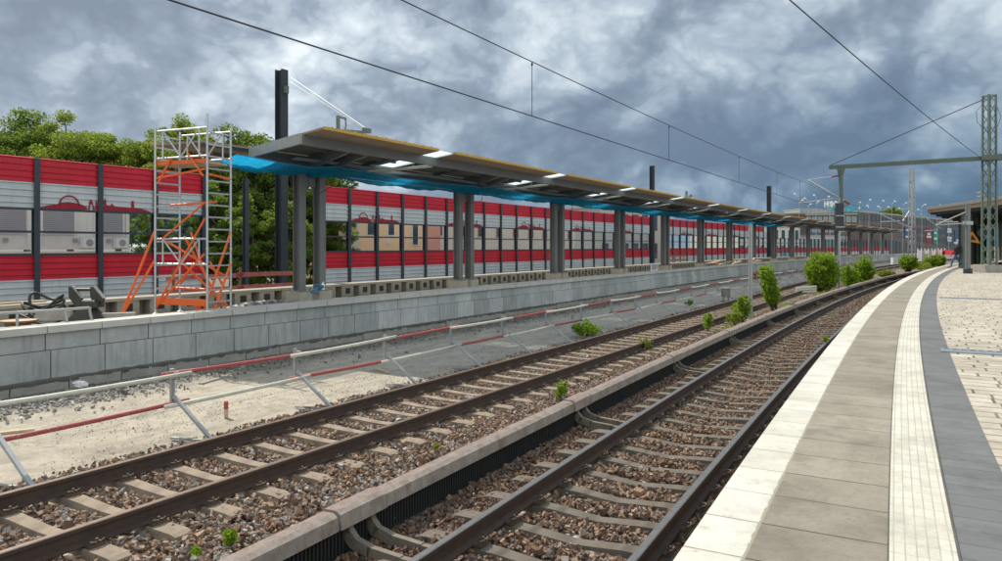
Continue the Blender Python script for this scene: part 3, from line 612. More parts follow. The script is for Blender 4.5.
# ---------------------------------------------------------------- block wall of the far platform
def block_wall():
    root = empty('block_wall', F(0, 14.3, -0.3), 'long grey concrete block retaining wall with a pale coping below the canopy', 'wall')
    cop, up, lo, ft, mo = MB(), MB(), MB(), MB(), MB()
    def blk(mb, s, L, d0, d1, z0, z1):
        r = 0.006; a = F(s + L / 2, (d0 + d1) / 2, (z0 + z1) / 2); mb.box(a, (L - 0.022, d1 - d0, z1 - z0 - 0.012), rotF(s))
    k = -3
    while k * 1.03 < 168:
        s = k * 1.03
        j = random.uniform(-0.004, 0.004)
        blk(lo, s + 0.03, 1.03, 14.20 + j, 14.58, -0.055, 0.50)
        blk(up, s - 0.04, 1.03, 14.255 + j, 14.58, 0.50, 0.82)
        blk(cop, s - 0.04, 1.03, 14.18, 14.70, 0.82, 0.962)
        blk(ft, s + 0.35, 1.03, 14.17 + j * 3, 14.6, -0.32, -0.075)
        k += 1
    mo.sweep(F, -3, 168, 2.0, [(14.27, -0.3), (14.27, 0.81), (14.55, 0.81), (14.55, -0.3)])
    # ragged mortar bed squeezed out between footing and lower course
    rr = random.Random(3); s = -3.0; prev = 0.0; v = []; f = []
    while s < 60:
        h = 0.02 + 0.045 * rr.random(); o = 14.165 + rr.uniform(-0.012, 0.012)
        v += [tuple(F(s, 14.2, -0.03 + rr.uniform(0, 0.02))), tuple(F(s, o, -0.06)), tuple(F(s, o, -0.065 - h)), tuple(F(s, 14.25, -0.09 - h))]; s += 0.11
    m = len(v) // 4
    for i in range(m - 1):
        for j in range(3): f.append((i * 4 + j, i * 4 + j + 1, (i + 1) * 4 + j + 1, (i + 1) * 4 + j))
    mo.add(v, f)
    cop.build('coping', 'concrete_coping', root); up.build('upper_course', 'concrete_wall', root); lo.build('lower_course', 'concrete_wall', root)
    ft.build('footing', 'concrete_footing', root); mo.build('mortar', 'mortar', root)
block_wall()

# far side edge of the far platform: L blocks with a slab on top
def far_ledge():
    root = empty('platform_edge_blocks', F(0, 19, -0.3), 'row of pale concrete edge blocks with dark slots behind the canopy columns', 'concrete edge')
    cap, back = MB(), MB()
    cnt = 0; s = -2.0
    while s < 150:
        rz = rotF(s)
        if int(s / 8.14) % 3 != 99:
            if cnt < 100:
                b = MB(); b.box(F(s + 0.34, 18.80, 0.765), (0.62, 0.30, 0.43), rz)
                o = b.build('edge_block', 'ledge_concrete', root)
                h = MB(); c = F(s + 0.34, 18.645, 0.80); ax = (TX, UP, -NX)
                h.box(c, (0.22, 0.03, 0.2), rz); h.build('recess', 'black_rubber', o)
            else: back.box(F(s + 0.34, 18.80, 0.765), (0.62, 0.30, 0.43), rz)
            cnt += 1
        s += 0.94
    cap.sweep(F, -2, 152, 2.0, [(18.60, 0.982), (18.60, 1.06), (19.25, 1.06), (19.25, 0.982)])
    cap.sweep(F, -2, 152, 2.0, [(19.0, -0.3), (19.0, 0.98), (19.2, 0.98), (19.2, -0.3)])
    cap.build('top_slab', 'ledge_concrete', root); o = back.build('edge_blocks_far', 'ledge_concrete', root); o['kind'] = 'stuff'
far_ledge()

# ---------------------------------------------------------------- pipe safety fence in front of the wall
def pipe_fence():
    root = empty('pipe_safety_fence', F(6.5, 9.4, -0.3), 'low safety fence of alternating red and white pipes on steel stands along the far track', 'fence')
    for i in range(-1, 42):
        s = 6.48 + 2.32 * i; rz = rotF(s); d = 9.42 + random.uniform(-0.03, 0.03); j = random.uniform(-0.05, 0.05)
        mb = MB(); top = F(s + j, d, 0.69); bot = F(s + j, d, 0.13)
        mb.bar(bot, top, 0.05, 0.05, up=TX)
        mb.bar(F(s + j, d - 0.04, 0.30), F(s + 0.05, 8.62, -0.245), 0.05, 0.04)
        mb.bar(F(s + 0.05, 8.60, -0.262), F(s - 0.12, 9.28, -0.262), 0.06, 0.03)
        for z in (0.62, 0.20): mb.box(F(s + j, d - 0.06, z), (0.07, 0.10, 0.07), rz)
        mb.build('stand', 'galvanised', root)
        for z, c in ((0.62, 'pipe_red' if i % 2 == 0 else 'pipe_white'), (0.20, 'pipe_white' if i % 2 == 0 else 'pipe_red')):
            a0 = s - 0.22; b0 = s + 2.32 + 0.2; dz = random.uniform(-0.02, 0.02); dd = -0.075 if (c == 'pipe_red') else -0.135
            p = MB(); pts = [F(a0 + (b0 - a0) * t / 4, 9.42 + dd, z + dz * (t - 2) / 2 - 0.012 * (1 - ((t - 2) / 2) ** 2)) for t in range(5)]
            p.tube(pts, 0.031, 8); p.build('pipe', c, root, smooth=True)
pipe_fence()

# ---------------------------------------------------------------- canopy under construction
def canopy():
    root = empty('platform_canopy', F(15.4, 15.9, 0.9), 'long unfinished steel platform canopy with paired grey columns and yellow roof edge', 'canopy')
    P = 8.14; ncol = 17; s_c = 15.4; s_end = 13.1 + 17 * P - 1
    for i in range(ncol):
        s = s_c + P * i
        if s > s_end - 1: break
        rz = rotF(s); T = Vector((math.cos(rz), math.sin(rz), 0)); Ln = Vector((-T.y, T.x, 0))
        for ds in (-0.40, 0.40):
            mb = MB(); b = F(s + ds, 15.9, 1.14); zt = 5.0; zc = (1.14 + zt) / 2
            mb.box(b + UP * (zc - 1.14), (0.018, 0.24, zt - 1.14), rz)                    # web
            for q in (-0.13, 0.13): mb.box(b + Ln * q + UP * (zc - 1.14), (0.24, 0.025, zt - 1.14), rz)
            c = mb.build('column', 'steel_grey', root)
            m2 = MB(); m2.box(b + UP * -0.0, (0.46, 0.44, 0.03), rz)
            for qa in (-.19, .19):
                for qb in (-.18, .18): m2.tube([b + T * qa + Ln * qb, b + T * qa + Ln * qb + UP * 0.07], 0.016, 6)
            m2.build('base_plate', 'steel_grey', c)
            m3 = MB(); m3.box(b + UP * -0.19, (0.52, 0.52, 0.34), rz); m3.build('column_footing', 'ledge_concrete', root)
        mb = MB(); mb.box(F(s, 15.9, 4.45), (0.5, 0.02, 0.5), rz); mb.build('tie_plate', 'steel_grey', root)
        for ds in (-0.37, 0.37):                                                             # cross beams, tapered
            mb = MB()
            for (d0, z0, h0, d1, z1, h1) in ((15.65, 5.02, 0.42, 13.92, 5.26, 0.2), (15.65, 5.02, 0.42, 17.7, 5.08, 0.16)):
                w = 0.05
                v = [F(s + ds - w, d0, z0 - h0), F(s + ds + w, d0, z0 - h0), F(s + ds - w, d1, z1 - h1), F(s + ds + w, d1, z1 - h1), F(s + ds - w, d0, z0), F(s + ds + w, d0, z0), F(s + ds - w, d1, z1), F(s + ds + w, d1, z1)]
                mb.hexa(v)
            mb.build('cross_beam', 'steel_grey', root)
    # longitudinal beams
    for (d, zt, h, w, nm) in ((13.85, 5.285, 0.26, 0.12, 'edge_beam'), (15.65, 5.04, 0.40, 0.16, 'valley_beam'), (17.3, 5.05, 0.24, 0.12, 'edge_beam')):
        mb = MB(); mb.sweep(F, 13.1, s_end, 2.0, [(d - w / 2, zt - h), (d - w / 2, zt), (d + w / 2, zt), (d + w / 2, zt - h)]); fix_normals(mb.build(nm, 'steel_grey', root))
    # end beam
    mb = MB(); v = []
    for (zz) in (0, 1):
        for (d, zt) in ((13.79, 5.30), (15.7, 5.06)):
            for ss in (13.02, 13.10): v.append(F(ss, d, zt - 0.27 + 0.27 * zz))
    mb.hexa(v); fix_normals(mb.build('end_beam', 'steel_light', root))
    def zroof(d): return 5.275 + (13.85 - d) * 0.125 if d < 15.65 else 5.035 + (d - 15.65) * 0.028
    i = 0; s = 13.1
    while s < s_end - 2:
        a = s + (0.15 if i else 0.1); b = min(s + P - 0.95, s_end)
        if i == 0: a, b = 13.15, 18.0
        else: a = 18.87 + P * (i - 1); b = a + P - 0.9
        b = min(b, s_end + 1)
        # near wing deck
        mb = MB(); mb.sweep(F, a, b, 2.0, [(13.1, zroof(13.1)), (13.1, zroof(13.1) + 0.05), (15.6, zroof(15.6) + 0.05), (15.6, zroof(15.6))], mis=[0, 1, 0, 0])
        dk = fix_normals(mb.build('roof_panel', ['roof_underside', 'roof_top'], root))
        mb = MB(); mb.sweep(F, a, b, 2.0, [(13.06, zroof(13.1) - 0.015), (13.06, zroof(13.1) + 0.06), (13.098, zroof(13.1) + 0.06), (13.098, zroof(13.1) - 0.015)])
        q = a + 0.3
        while q < b and q < 70: mb.box(F(q, 13.09, zroof(13.1) + 0.075), (0.04, 0.03, 0.03), rotF(q)); q += 0.42
        mb.build('edge_board', 'yellow_wood', dk)
        # purlins below the near wing
        for q in np.arange(a + 0.2, b, 2.0):
            pm = MB(); pm.bar(F(q, 13.95, zroof(13.95) - 0.055), F(q, 15.55, zroof(15.55) - 0.055), 0.06, 0.10); pm.build('purlin', 'steel_grey', dk)
        pm = MB(); pm.sweep(F, a, b, 2, [(14.75, zroof(14.75) - 0.085), (14.75, zroof(14.75) - 0.004), (14.81, zroof(14.8) - 0.004), (14.81, zroof(14.8) - 0.085)]); pm.build('purlin', 'steel_grey', dk)
        if b < s_end - 2:
            gp = MB(); gp.sweep(F, b + 0.01, b + 0.85, 1.0, [(13.16, zroof(13.16) + 0.012), (13.16, zroof(13.16) + 0.032), (15.55, zroof(15.55) + 0.032), (15.55, zroof(15.55) + 0.012)]); gp.build('rooflight_pane', 'milky_glass', root)
        # bright metal trims framing the open roof light
        for q in (b, b + 0.84):
            tm = MB(); tm.bar(F(q, 13.12, zroof(13.12) + 0.02), F(q, 15.5, zroof(15.5) + 0.02), 0.05, 0.07); tm.build('rooflight_frame', 'aluminium', root)
        a2 = a if i else 11.6
        mb = MB(); mb.sweep(F, a2, b + 0.9, 2.0, [(15.7, zroof(15.7)), (15.7, zroof(15.7) + 0.05), (17.8, zroof(17.8) + 0.05), (17.8, zroof(17.8))], mis=[0, 1, 0, 0])
        d2 = fix_normals(mb.build('roof_panel', ['roof_underside', 'roof_top'], root))
        mb = MB(); mb.sweep(F, a2, b + 0.9, 2.0, [(17.805, zroof(17.8) - 0.02), (17.805, zroof(17.8) + 0.10), (17.84, zroof(17.8) + 0.10), (17.84, zroof(17.8) - 0.02)]); mb.build('edge_board', 'yellow_wood', d2)
        i += 1; s += P
    # service pipes / cables slung under the near wing
    for (d, z) in ((15.0, 4.86), (15.1, 4.83)):
        mb = MB(); mb.tube([F(14 + k * 2.0, d + 0.03 * math.sin(k * 1.7), z + 0.03 * math.sin(k * 2.3)) for k in range(40)], 0.02, 6); mb.build('service_pipe', 'steel_light', root)
    for i in range(9):
        s = s_c + P * i
        for q in (0.0, 0.22):
            mb = MB(); mb.tube([F(s + 0.7 + q, 15.2, 4.62), F(s + 3.3 + q, 14.0, 5.02)], 0.028, 6); mb.build('temporary_strut', 'pipe_white', root)
        mb = MB(); mb.tube([F(s + 0.5, 15.3, 4.9), F(s + 0.2, 15.2, 4.2), F(s - 0.2, 15.45, 3.9 + 0.2 * (i % 2)), F(s - 0.35, 15.6, 4.3)], 0.012, 5); mb.build('hanging_cable', 'black_rubber', root)
    return root
canopy()

def safety_net():
    root = empty('safety_net', F(12, 15.3, 4.4), 'bright blue safety net slung below the canopy roof between the columns', 'safety net')
    P = 8.14; secs = [(11.7, 15.35)] + [(15.35 + P * i, 15.45 + P * (i + 1)) for i in range(8)] 
    for i, (a, b) in enumerate(secs):
        nx = max(10, int((b - a) * 9)); ny = 12; v = []; f = []; uvs = []
        rr = random.Random(20 + i); ph = rr.uniform(0, 6)
        for ix in range(nx + 1):
            t = ix / nx; s = a + (b - a) * t
            for iy in range(ny + 1):
                w = iy / ny; d = 14.55 + (16.6 - 14.55) * w
                sag = 0.17 * math.sin(math.pi * w) * (0.6 + 0.4 * math.sin(math.pi * t)) + (0.035 * math.sin(21 * t + ph) + 0.02 * math.sin(57 * t + 9 * w + ph) + 0.012 * math.sin(131 * t - 14 * w)) * math.sin(math.pi * w)
                scal = 0.015 * abs(math.sin(t * (b - a) * 2.2 + ph))
                z = 4.68 - 0.10 * math.sin(math.pi * t) * (1 - w) - sag - scal + (0.03 if w == 0 else 0) * abs(math.sin(t * (b - a) * 1.3))
                if t in (0, 1): z -= 0.10 * math.sin(math.pi * w)
                v.append(F(s, d, z)); uvs.append((s, d))
            # hanging skirt on near side
        m = ny + 1
        for ix in range(nx):
            for iy in range(ny): f.append((ix * m + iy, (ix + 1) * m + iy, (ix + 1) * m + iy + 1, ix * m + iy + 1))
        mb = MB(); mb.add(v, f); o = mb.build('net_section', 'blue_net', root)
        l = o.data.uv_layers.new(name='UVMap')
        for lp in o.data.loops: l.data[lp.index].uv = uvs[lp.vertex_index]
        r_ = MB(); r_.tube([v[ix * m] for ix in range(nx + 1)], 0.014, 5); r_.tube([v[ix * m + ny] for ix in range(nx + 1)], 0.014, 5); r_.build('border_rope', 'blue_rope', o)
safety_net()

# ---------------------------------------------------------------- noise barrier
BD = 26.0; BL = 2.16
def ribbed(mb, a, b, z0, z1, pitch=0.215, proud=0.035):
    n = max(1, int(round((z1 - z0) / pitch))); p = (z1 - z0) / n; prof = []
    for i in range(n):
        z = z0 + i * p; prof += [(BD, z), (BD, z + p * 0.66), (BD - proud, z + p * 0.76), (BD - proud, z + p * 0.90), (BD, z + p * 0.99)]
    prof += [(BD, z1), (BD + 0.08, z1), (BD + 0.08, z0)]
    mb.sweep(F, a, b, 3, prof)
def skyline(parent, a, part, z0=3.735):
    """flat red city outline painted on the pale panels"""
    L = BL - 0.12; mb = MB(); o = BD - 0.0385
    def poly(pts): 
        mb.poly([F(a + 0.06 + x * L, o, z0 + z) for x, z in pts], -NX * 0.003 )
    if part == 0:
        poly([(0.02, 0), (0.02, 0.02), (0.15, 0.10), (0.3, 0.16), (0.36, 0.22), (0.5, 0.25), (0.62, 0.22), (0.72, 0.18), (0.80, 0.09), (0.80, 0)])
        for k in range(14):
            t0 = math.pi * k / 14; t1 = math.pi * (k + 1) / 14; r0, r1 = 0.36, 0.31; cx = 0.50; sx = 1 / L
            poly([(cx + r0 * sx * math.cos(t0), 0.13 + r0 * math.sin(t0)), (cx + r0 * sx * math.cos(t1), 0.13 + r0 * math.sin(t1)), (cx + r1 * sx * math.cos(t1), 0.13 + r1 * math.sin(t1)), (cx + r1 * sx * math.cos(t0), 0.13 + r1 * math.sin(t0))])
        poly([(0.82, 0.0), (0.84, 0.28), (0.87, 0.40), (0.90, 0.28), (0.94, 0.0), (0.905, 0.0), (0.90, 0.18), (0.87, 0.22), (0.855, 0.18), (0.85, 0.0)])
        poly([(0.94, 0.02), (0.955, 0.34), (0.975, 0.34), (1.0, 0.02)])
    else:
        poly([(0.04, 0), (0.04, 0.36), (0.06, 0.46), (0.08, 0.36), (0.09, 0.2), (0.17, 0.2), (0.19, 0.30), (0.22, 0.19), (0.30, 0.17), (0.55, 0.16), (0.56, 0.42), (0.60, 0.42), (0.61, 0.16), (0.75, 0.13), (0.88, 0.07), (0.96, 0.0)])
    return mb.build('skyline_print', 'print_red', parent)
def barrier(name_label, bays, root_s):
    root = empty('noise_barrier', F(root_s, BD, -0.3), name_label, 'noise barrier')
    posts = set()
    for (k, full, motif) in bays:
        a = S0B + k * BL; b = a + BL; A = a + 0.05; Bq = b - 0.05
        posts.add((k, full)); posts.add((k + 1, full))
        if full >= 1:
            p = MB(); ribbed(p, A, Bq, 4.59, 5.42, 0.2); p.build('red_upper_panel', 'barrier_red', root)
        if full >= 0.5:
            p = MB(); ribbed(p, A, Bq, 3.73, 4.585, 0.21); p.build('grey_upper_panel', 'barrier_grey', root)
            if motif >= 0: skyline(root, a, motif)
        if k < 58:
            w = MB(); 
            for z in (3.69, 2.93, 2.17): w.sweep(F, A, Bq, 3, [(BD - 0.03, z - 0.04), (BD - 0.03, z + 0.035), (BD + 0.05, z + 0.035), (BD + 0.05, z - 0.04)])
            wf = w.build('window_frame', 'anthracite', root)
            g = MB(); 
            for z0, z1 in ((2.97, 3.65), (2.21, 2.89)): g.add([F(A, BD + 0.01, z0), F(Bq, BD + 0.01, z0), F(Bq, BD + 0.01, z1), F(A, BD + 0.01, z1)], [(0, 1, 2, 3)])
            g.build('glass_pane', 'pane_glass', wf)
        p = MB(); ribbed(p, A, Bq, 1.32, 2.13, 0.2); p.build('red_lower_panel', 'barrier_red', root)
        p = MB(); ribbed(p, A, Bq, -0.3, 1.315, 0.215); p.build('grey_lower_panel', 'barrier_grey', root)
    done = {}
    for k, full in posts: done[k] = max(done.get(k, 0), full)
    for k, full in sorted(done.items()):
        a = S0B + k * BL; rz = rotF(a); top = 5.40 if full >= 0.5 else 3.75
        m = MB(); zc = (top - 0.3) / 2; h = top + 0.3
        m.box(F(a, BD - 0.09, zc), (0.18, 0.02, h), rz); m.box(F(a, BD + 0.09, zc), (0.18, 0.02, h), rz); m.box(F(a, BD, zc), (0.02, 0.16, h), rz)
        m.build('post', 'anthracite', root)
    return root
S0B = 0.4913 * 26.0      # first post of the visible left section
def mot(k):
    j = k % 4
    return {0: 0, 1: 1}.get(j, -1)
L_ = barrier('red and grey noise barrier with glass strips, left section before the trees', [(k, 1, {0: 0, 1: 1}.get(k, -1)) for k in range(-4, 3)], 8)
# bare posts standing in the open gap
R_ = barrier('red and grey noise barrier with glass strips, long section behind the canopy', [(k, 1, mot(k - 7)) for k in range(6, 27)], 26)
R2 = barrier('noise barrier section beyond the gap, growing lower towards the far buildings', [(k, 1 if k < 46 else (0.5 if k < 49 else 0), mot(k - 7)) for k in range(29, 92)], 75)
for i, k in enumerate((4, 5)):
    a = S0B + k * BL; rz = rotF(a); m = MB(); zc = 2.55; h = 5.7
    m.box(F(a, BD - 0.09, zc), (0.18, 0.02, h), rz); m.box(F(a, BD + 0.09, zc), (0.18, 0.02, h), rz); m.box(F(a, BD, zc), (0.02, 0.16, h), rz)
    o = m.build('barrier_post', 'anthracite', None, F(a, BD, -0.3)); tag(o, ['slim bare dark post before the trees, nearer the scaffold', 'slim bare dark post before the trees, hidden next to the tall mast'][i], 'post', 'bare barrier posts before the trees')
# graffiti on the far part
g = MB(); o_ = BD - 0.045; a = F(0, 0, 0)
def gr(pts, mi): g.poly([F(sx, o_, z) for sx, z in pts], -NX * 0.004, mi)
gs = S0B + 50 * BL + 0.2
gr([(gs, 0.55), (gs + 0.3, 1.7), (gs + 0.8, 0.9), (gs + 1.2, 1.75), (gs + 1.6, 0.95), (gs + 2.0, 1.7), (gs + 2.5, 0.9), (gs + 2.9, 1.6), (gs + 3.2, 0.5)], 0)
gr([(gs + 4.6, 0.5), (gs + 4.9, 1.5), (gs + 5.6, 1.6), (gs + 6.3, 1.0), (gs + 6.9, 0.45)], 1)
g.build('graffiti', ['teal_sign', 'sign_blue'], R2)

# red and white guard boards across the gap
def guard_boards(s0, s1, d, label, nb=2):
    root = empty('guard_rail', F(s0, d, 0), label, 'guard rail')
    for s in np.arange(s0, s1 + 0.1, 2.6):
        m = MB(); m.box(F(s, d + 0.06, 0.7), (0.07, 0.07, 2.0), rotF(s)); m.build('post', 'brown_timber', root)
    for j in range(nb):
        z = (1.42, 0.98)[j]; s = s0 - 0.3; k = 0
        while s < s1:
            m = MB(); e = min(s + 3.0, s1 + 0.3); m.bar(F(s, d, z + 0.02 * (k % 2)), F(e, d, z), 0.03, 0.15); m.build('board', 'board_red', root); s += 2.7; k += 1
guard_boards(14.5, 19.6, 21.0, 'red painted board guard rail before the dark trees left of the first column')
guard_boards(70.0, 75.5, 23.8, 'small red board guard rail in the barrier gap near the dark mast')

# ---------------------------------------------------------------- masts behind the platform
def h_mast(s, d, ztop, w, label, name='catenary_mast', matn='mast_dark', grp='dark steel masts behind the canopy'):
    root = empty(name, F(s, d, -0.3), label, 'mast', grp); rz = rotF(s); m = MB(); zc = (ztop - 0.3) / 2; h = ztop + 0.3
    # H section, flange faces the platform
    ax = 0.35
    T = Vector((math.cos(rz), math.sin(rz), 0)); Ln = Vector((-T.y, T.x, 0)); c = F(s, d, zc)
    m.box(c + Ln * (w / 2), (w, 0.03, h), rz); m.box(c - Ln * (w / 2), (w, 0.03, h), rz); m.box(c, (0.03, w - 0.03, h), rz); m.build('shaft', matn, root)
    b = MB(); b.box(F(s, d, -0.15), (w * 2, w * 2, 0.35), rz); b.build('footing', 'concrete_old', root)
    return root
m1 = h_mast(21.0, 23.3, 9.75, 0.36, 'tall dark steel mast rising before the trees at the canopy start')
m = MB(); m.box(F(21, 23.05, 8.9), (0.16, 0.2, 0.3), rotF(21)); m.build('clamp', 'mast_green', m1)
m = MB()
a = F(21.2, 23.0, 9.35); b1 = F(19.55, 17.45, 6.62)
for dz in (0, 0.1): m.tube([a + UP * (dz * 2 - 0.1), a.lerp(b1, 0.5) + UP * (dz * 1.4 - 0.06), b1 + UP * dz * 0.4], 0.015, 6)
m.build('tie_rods', 'white_paint', m1)
h_mast(65.0, 23.3, 10.0, 0.36, 'dark mast above the middle of the canopy roof')
h_mast(106.0, 23.3, 11.0, 0.5, 'dark mast above the far half of the canopy roof, near the overhead wire')
def cant_arm(s, d, z, label, sc=1.0):
    root = empty('overhead_line_post', F(s, d, 5.14), label, 'overhead line arm', 'green arms rising behind the canopy roof'); rz = rotF(s)
    m = MB(); m.tube([F(s, d, 5.14), F(s, d, z)], 0.07 * sc, 8); m.box(F(s, d, 5.15), (0.3, 0.3, 0.04), rz); m.build('post', 'mast_green', root)
    m = MB(); m.bar(F(s, d, z - 0.5), F(s + 1.5 * sc, d + 0.1, z - 0.35), 0.1, 0.09); m.box(F(s + 1.55 * sc, d + 0.1, z - 0.28), (0.35, 0.12, 0.16), rz); m.bar(F(s, d, z - 0.04), F(s + 0.38 * sc, d, z - 0.04), 0.05, 0.05); m.tube([F(s + 0.36 * sc, d, z - 0.04), F(s + 0.38 * sc, d, z - 0.3), F(s + 0.33 * sc, d, z - 0.4)], 0.025, 6); m.build('arm', 'mast_green', root)
cant_arm(18.1, 17.35, 6.85, 'green catenary arm just above the left end of the canopy roof')
cant_arm(57.0, 17.35, 6.85, 'small green catenary arm above the middle of the canopy roof')

# ---------------------------------------------------------------- scaffold tower
def scaffold():
    Cn = Vector((-6.86, 16.9, 0)); U = Vector((0.922, -0.388, 0)); V = Vector((0.388, 0.922, 0)); LU = 1.65; LV = 0.75
    A = Cn - U * LU; z0 = 0.78; zt = 5.32
    root = empty('scaffold_tower', A + UP * z0, 'mobile aluminium scaffold tower with orange braces left of the canopy', 'scaffold')
    def P(u, v, z): return A + U * u + V * v + UP * z
    for u in (0, LU):
        for v in (0, LV):
            m = MB(); top = zt + (0.22 if (u and not v) else 0.0); m.tube([P(u, v, z0 + 0.12), P(u, v, top)], 0.027, 8)
            q = z0 + 0.6
            while q < zt: m.lathe(P(u, v, q), [(0.03, -0.02), (0.036, -0.02), (0.036, 0.02), (0.03, 0.02)], 8); q += 1.0
            o = m.build('standard', 'aluminium', root)
            w = MB(); w.lathe(P(u, v, z0), [(0.0, 0), (0.07, 0.0), (0.07, 0.03), (0.02, 0.06), (0.02, 0.14)], 10); w.build('foot', 'white_paint', o)
    for u in (0, LU):      # ladder frames
        z = z0 + 0.35
        while z < zt - 0.02:
            m = MB(); m.tube([P(u, 0, z), P(u, LV, z)], 0.020, 6); m.build('rung', 'aluminium', root); z += 0.285
    def brace(p, q, r=0.024, c='aluminium', nm='brace'): m = MB(); m.tube([p, q], r, 6); return m.build(nm, c, root)
    for v in (0, LV):      # guard frames
        for (zb, zh) in ((4.56, 5.22), (2.02, 2.62)):
            if v == LV and zb < 3: continue
            m = MB(); m.tube([P(0, v, zb), P(LU, v, zb)], 0.024, 6); m.tube([P(0, v, zh), P(LU, v, zh)], 0.024, 6)
            for u in (0.25, LU - 0.25): m.tube([P(u, v, zb), P(u, v, zh)], 0.02, 6)
            m.tube([P(0.25, v, zh), P(LU / 2, v, zb)], 0.02, 6); m.tube([P(LU - 0.25, v, zh), P(LU / 2, v, zb)], 0.02, 6); m.build('guard_frame', 'aluminium', root)
    O = 'orange_tube'
    def fz(y): return CZ + (246 - y) / 724 * 17.2
    def fu(x): return (x - 155) / 52 * LU
    for (x0, y0, x1, y1, v0, v1) in ((155.7, 309, 204.7, 219, 0, 0), (157.6, 306, 204, 254, 0, 0), (161.6, 239.4, 205, 203, 0, 0), (171, 158, 158, 182, 0, 0), (188, 154, 203, 177, 0, 0),
                                     (157, 177, 205, 170, 0, 0), (160, 204, 206, 202, 0.3, 0.3), (156, 286, 170, 263, LV, LV), (178, 232, 190, 287, 0.4, 0.6), (186, 262, 200, 288, LV, LV), (160, 289, 205, 290, 0.35, 0.35)):
        brace(P(fu(x0), v0, fz(y0)), P(fu(x1), v1, fz(y1)), 0.027, O)
    brace(P(0.35, 0, fz(241)), P(LU, LV, fz(280)), 0.027, O)
    brace(P(LU, 0, fz(175)), P(LU, LV, fz(178)), 0.027, O)
    # outriggers
    for (zt_, dx, nm) in ((fz(230), -0.95, 0), (fz(260), -0.78, 1)): brace(P(0, 0, zt_), P(dx, -0.12 - 0.12 * nm, z0 + 0.05), 0.032, O, 'outrigger')
    for (zt_, k) in ((fz(232), 0), (fz(264), 1)): brace(P(LU, LV, zt_), P(LU - 0.05 - 0.3 * (1 - k), LV - 0.55, z0 + 0.03), 0.032, O, 'outrigger')
    for (zt_, k) in ((fz(236), 0), (fz(266), 1)): brace(P(0.15, LV, zt_), P(0.55 + 0.25 * k, LV + 0.9, z0 + 0.03), 0.03, O, 'outrigger')
    m = MB()
    m.box(P(LU / 2, 0.02, 1.12), (LU, 0.03, 0.16), math.atan2(U.y, U.x)); m.build('toe_board', O, root)
    for zz in (4.42,):
        m = MB(); m.box(P(LU / 2, LV / 2, zz), (LU - 0.1, LV - 0.12, 0.05), math.atan2(U.y, U.x)); m.build('deck', 'plywood', root)
        m = MB(); m.box(P(LU / 2, 0.05, zz + 0.04), (LU, 0.03, 0.09), math.atan2(U.y, U.x)); m.build('toe_board', O, root)
    m = MB()
    for u in (1.25, 1.5): m.poly([P(u - 0.09, 0.1, z0 + 0.3), P(u + 0.05, 0.1, z0 + 0.3), P(u + 0.14, 0.1, z0), P(u + 0.02, 0.1, z0)], V * 0.03)
    m.build('base_feet', O, root)
scaffold()

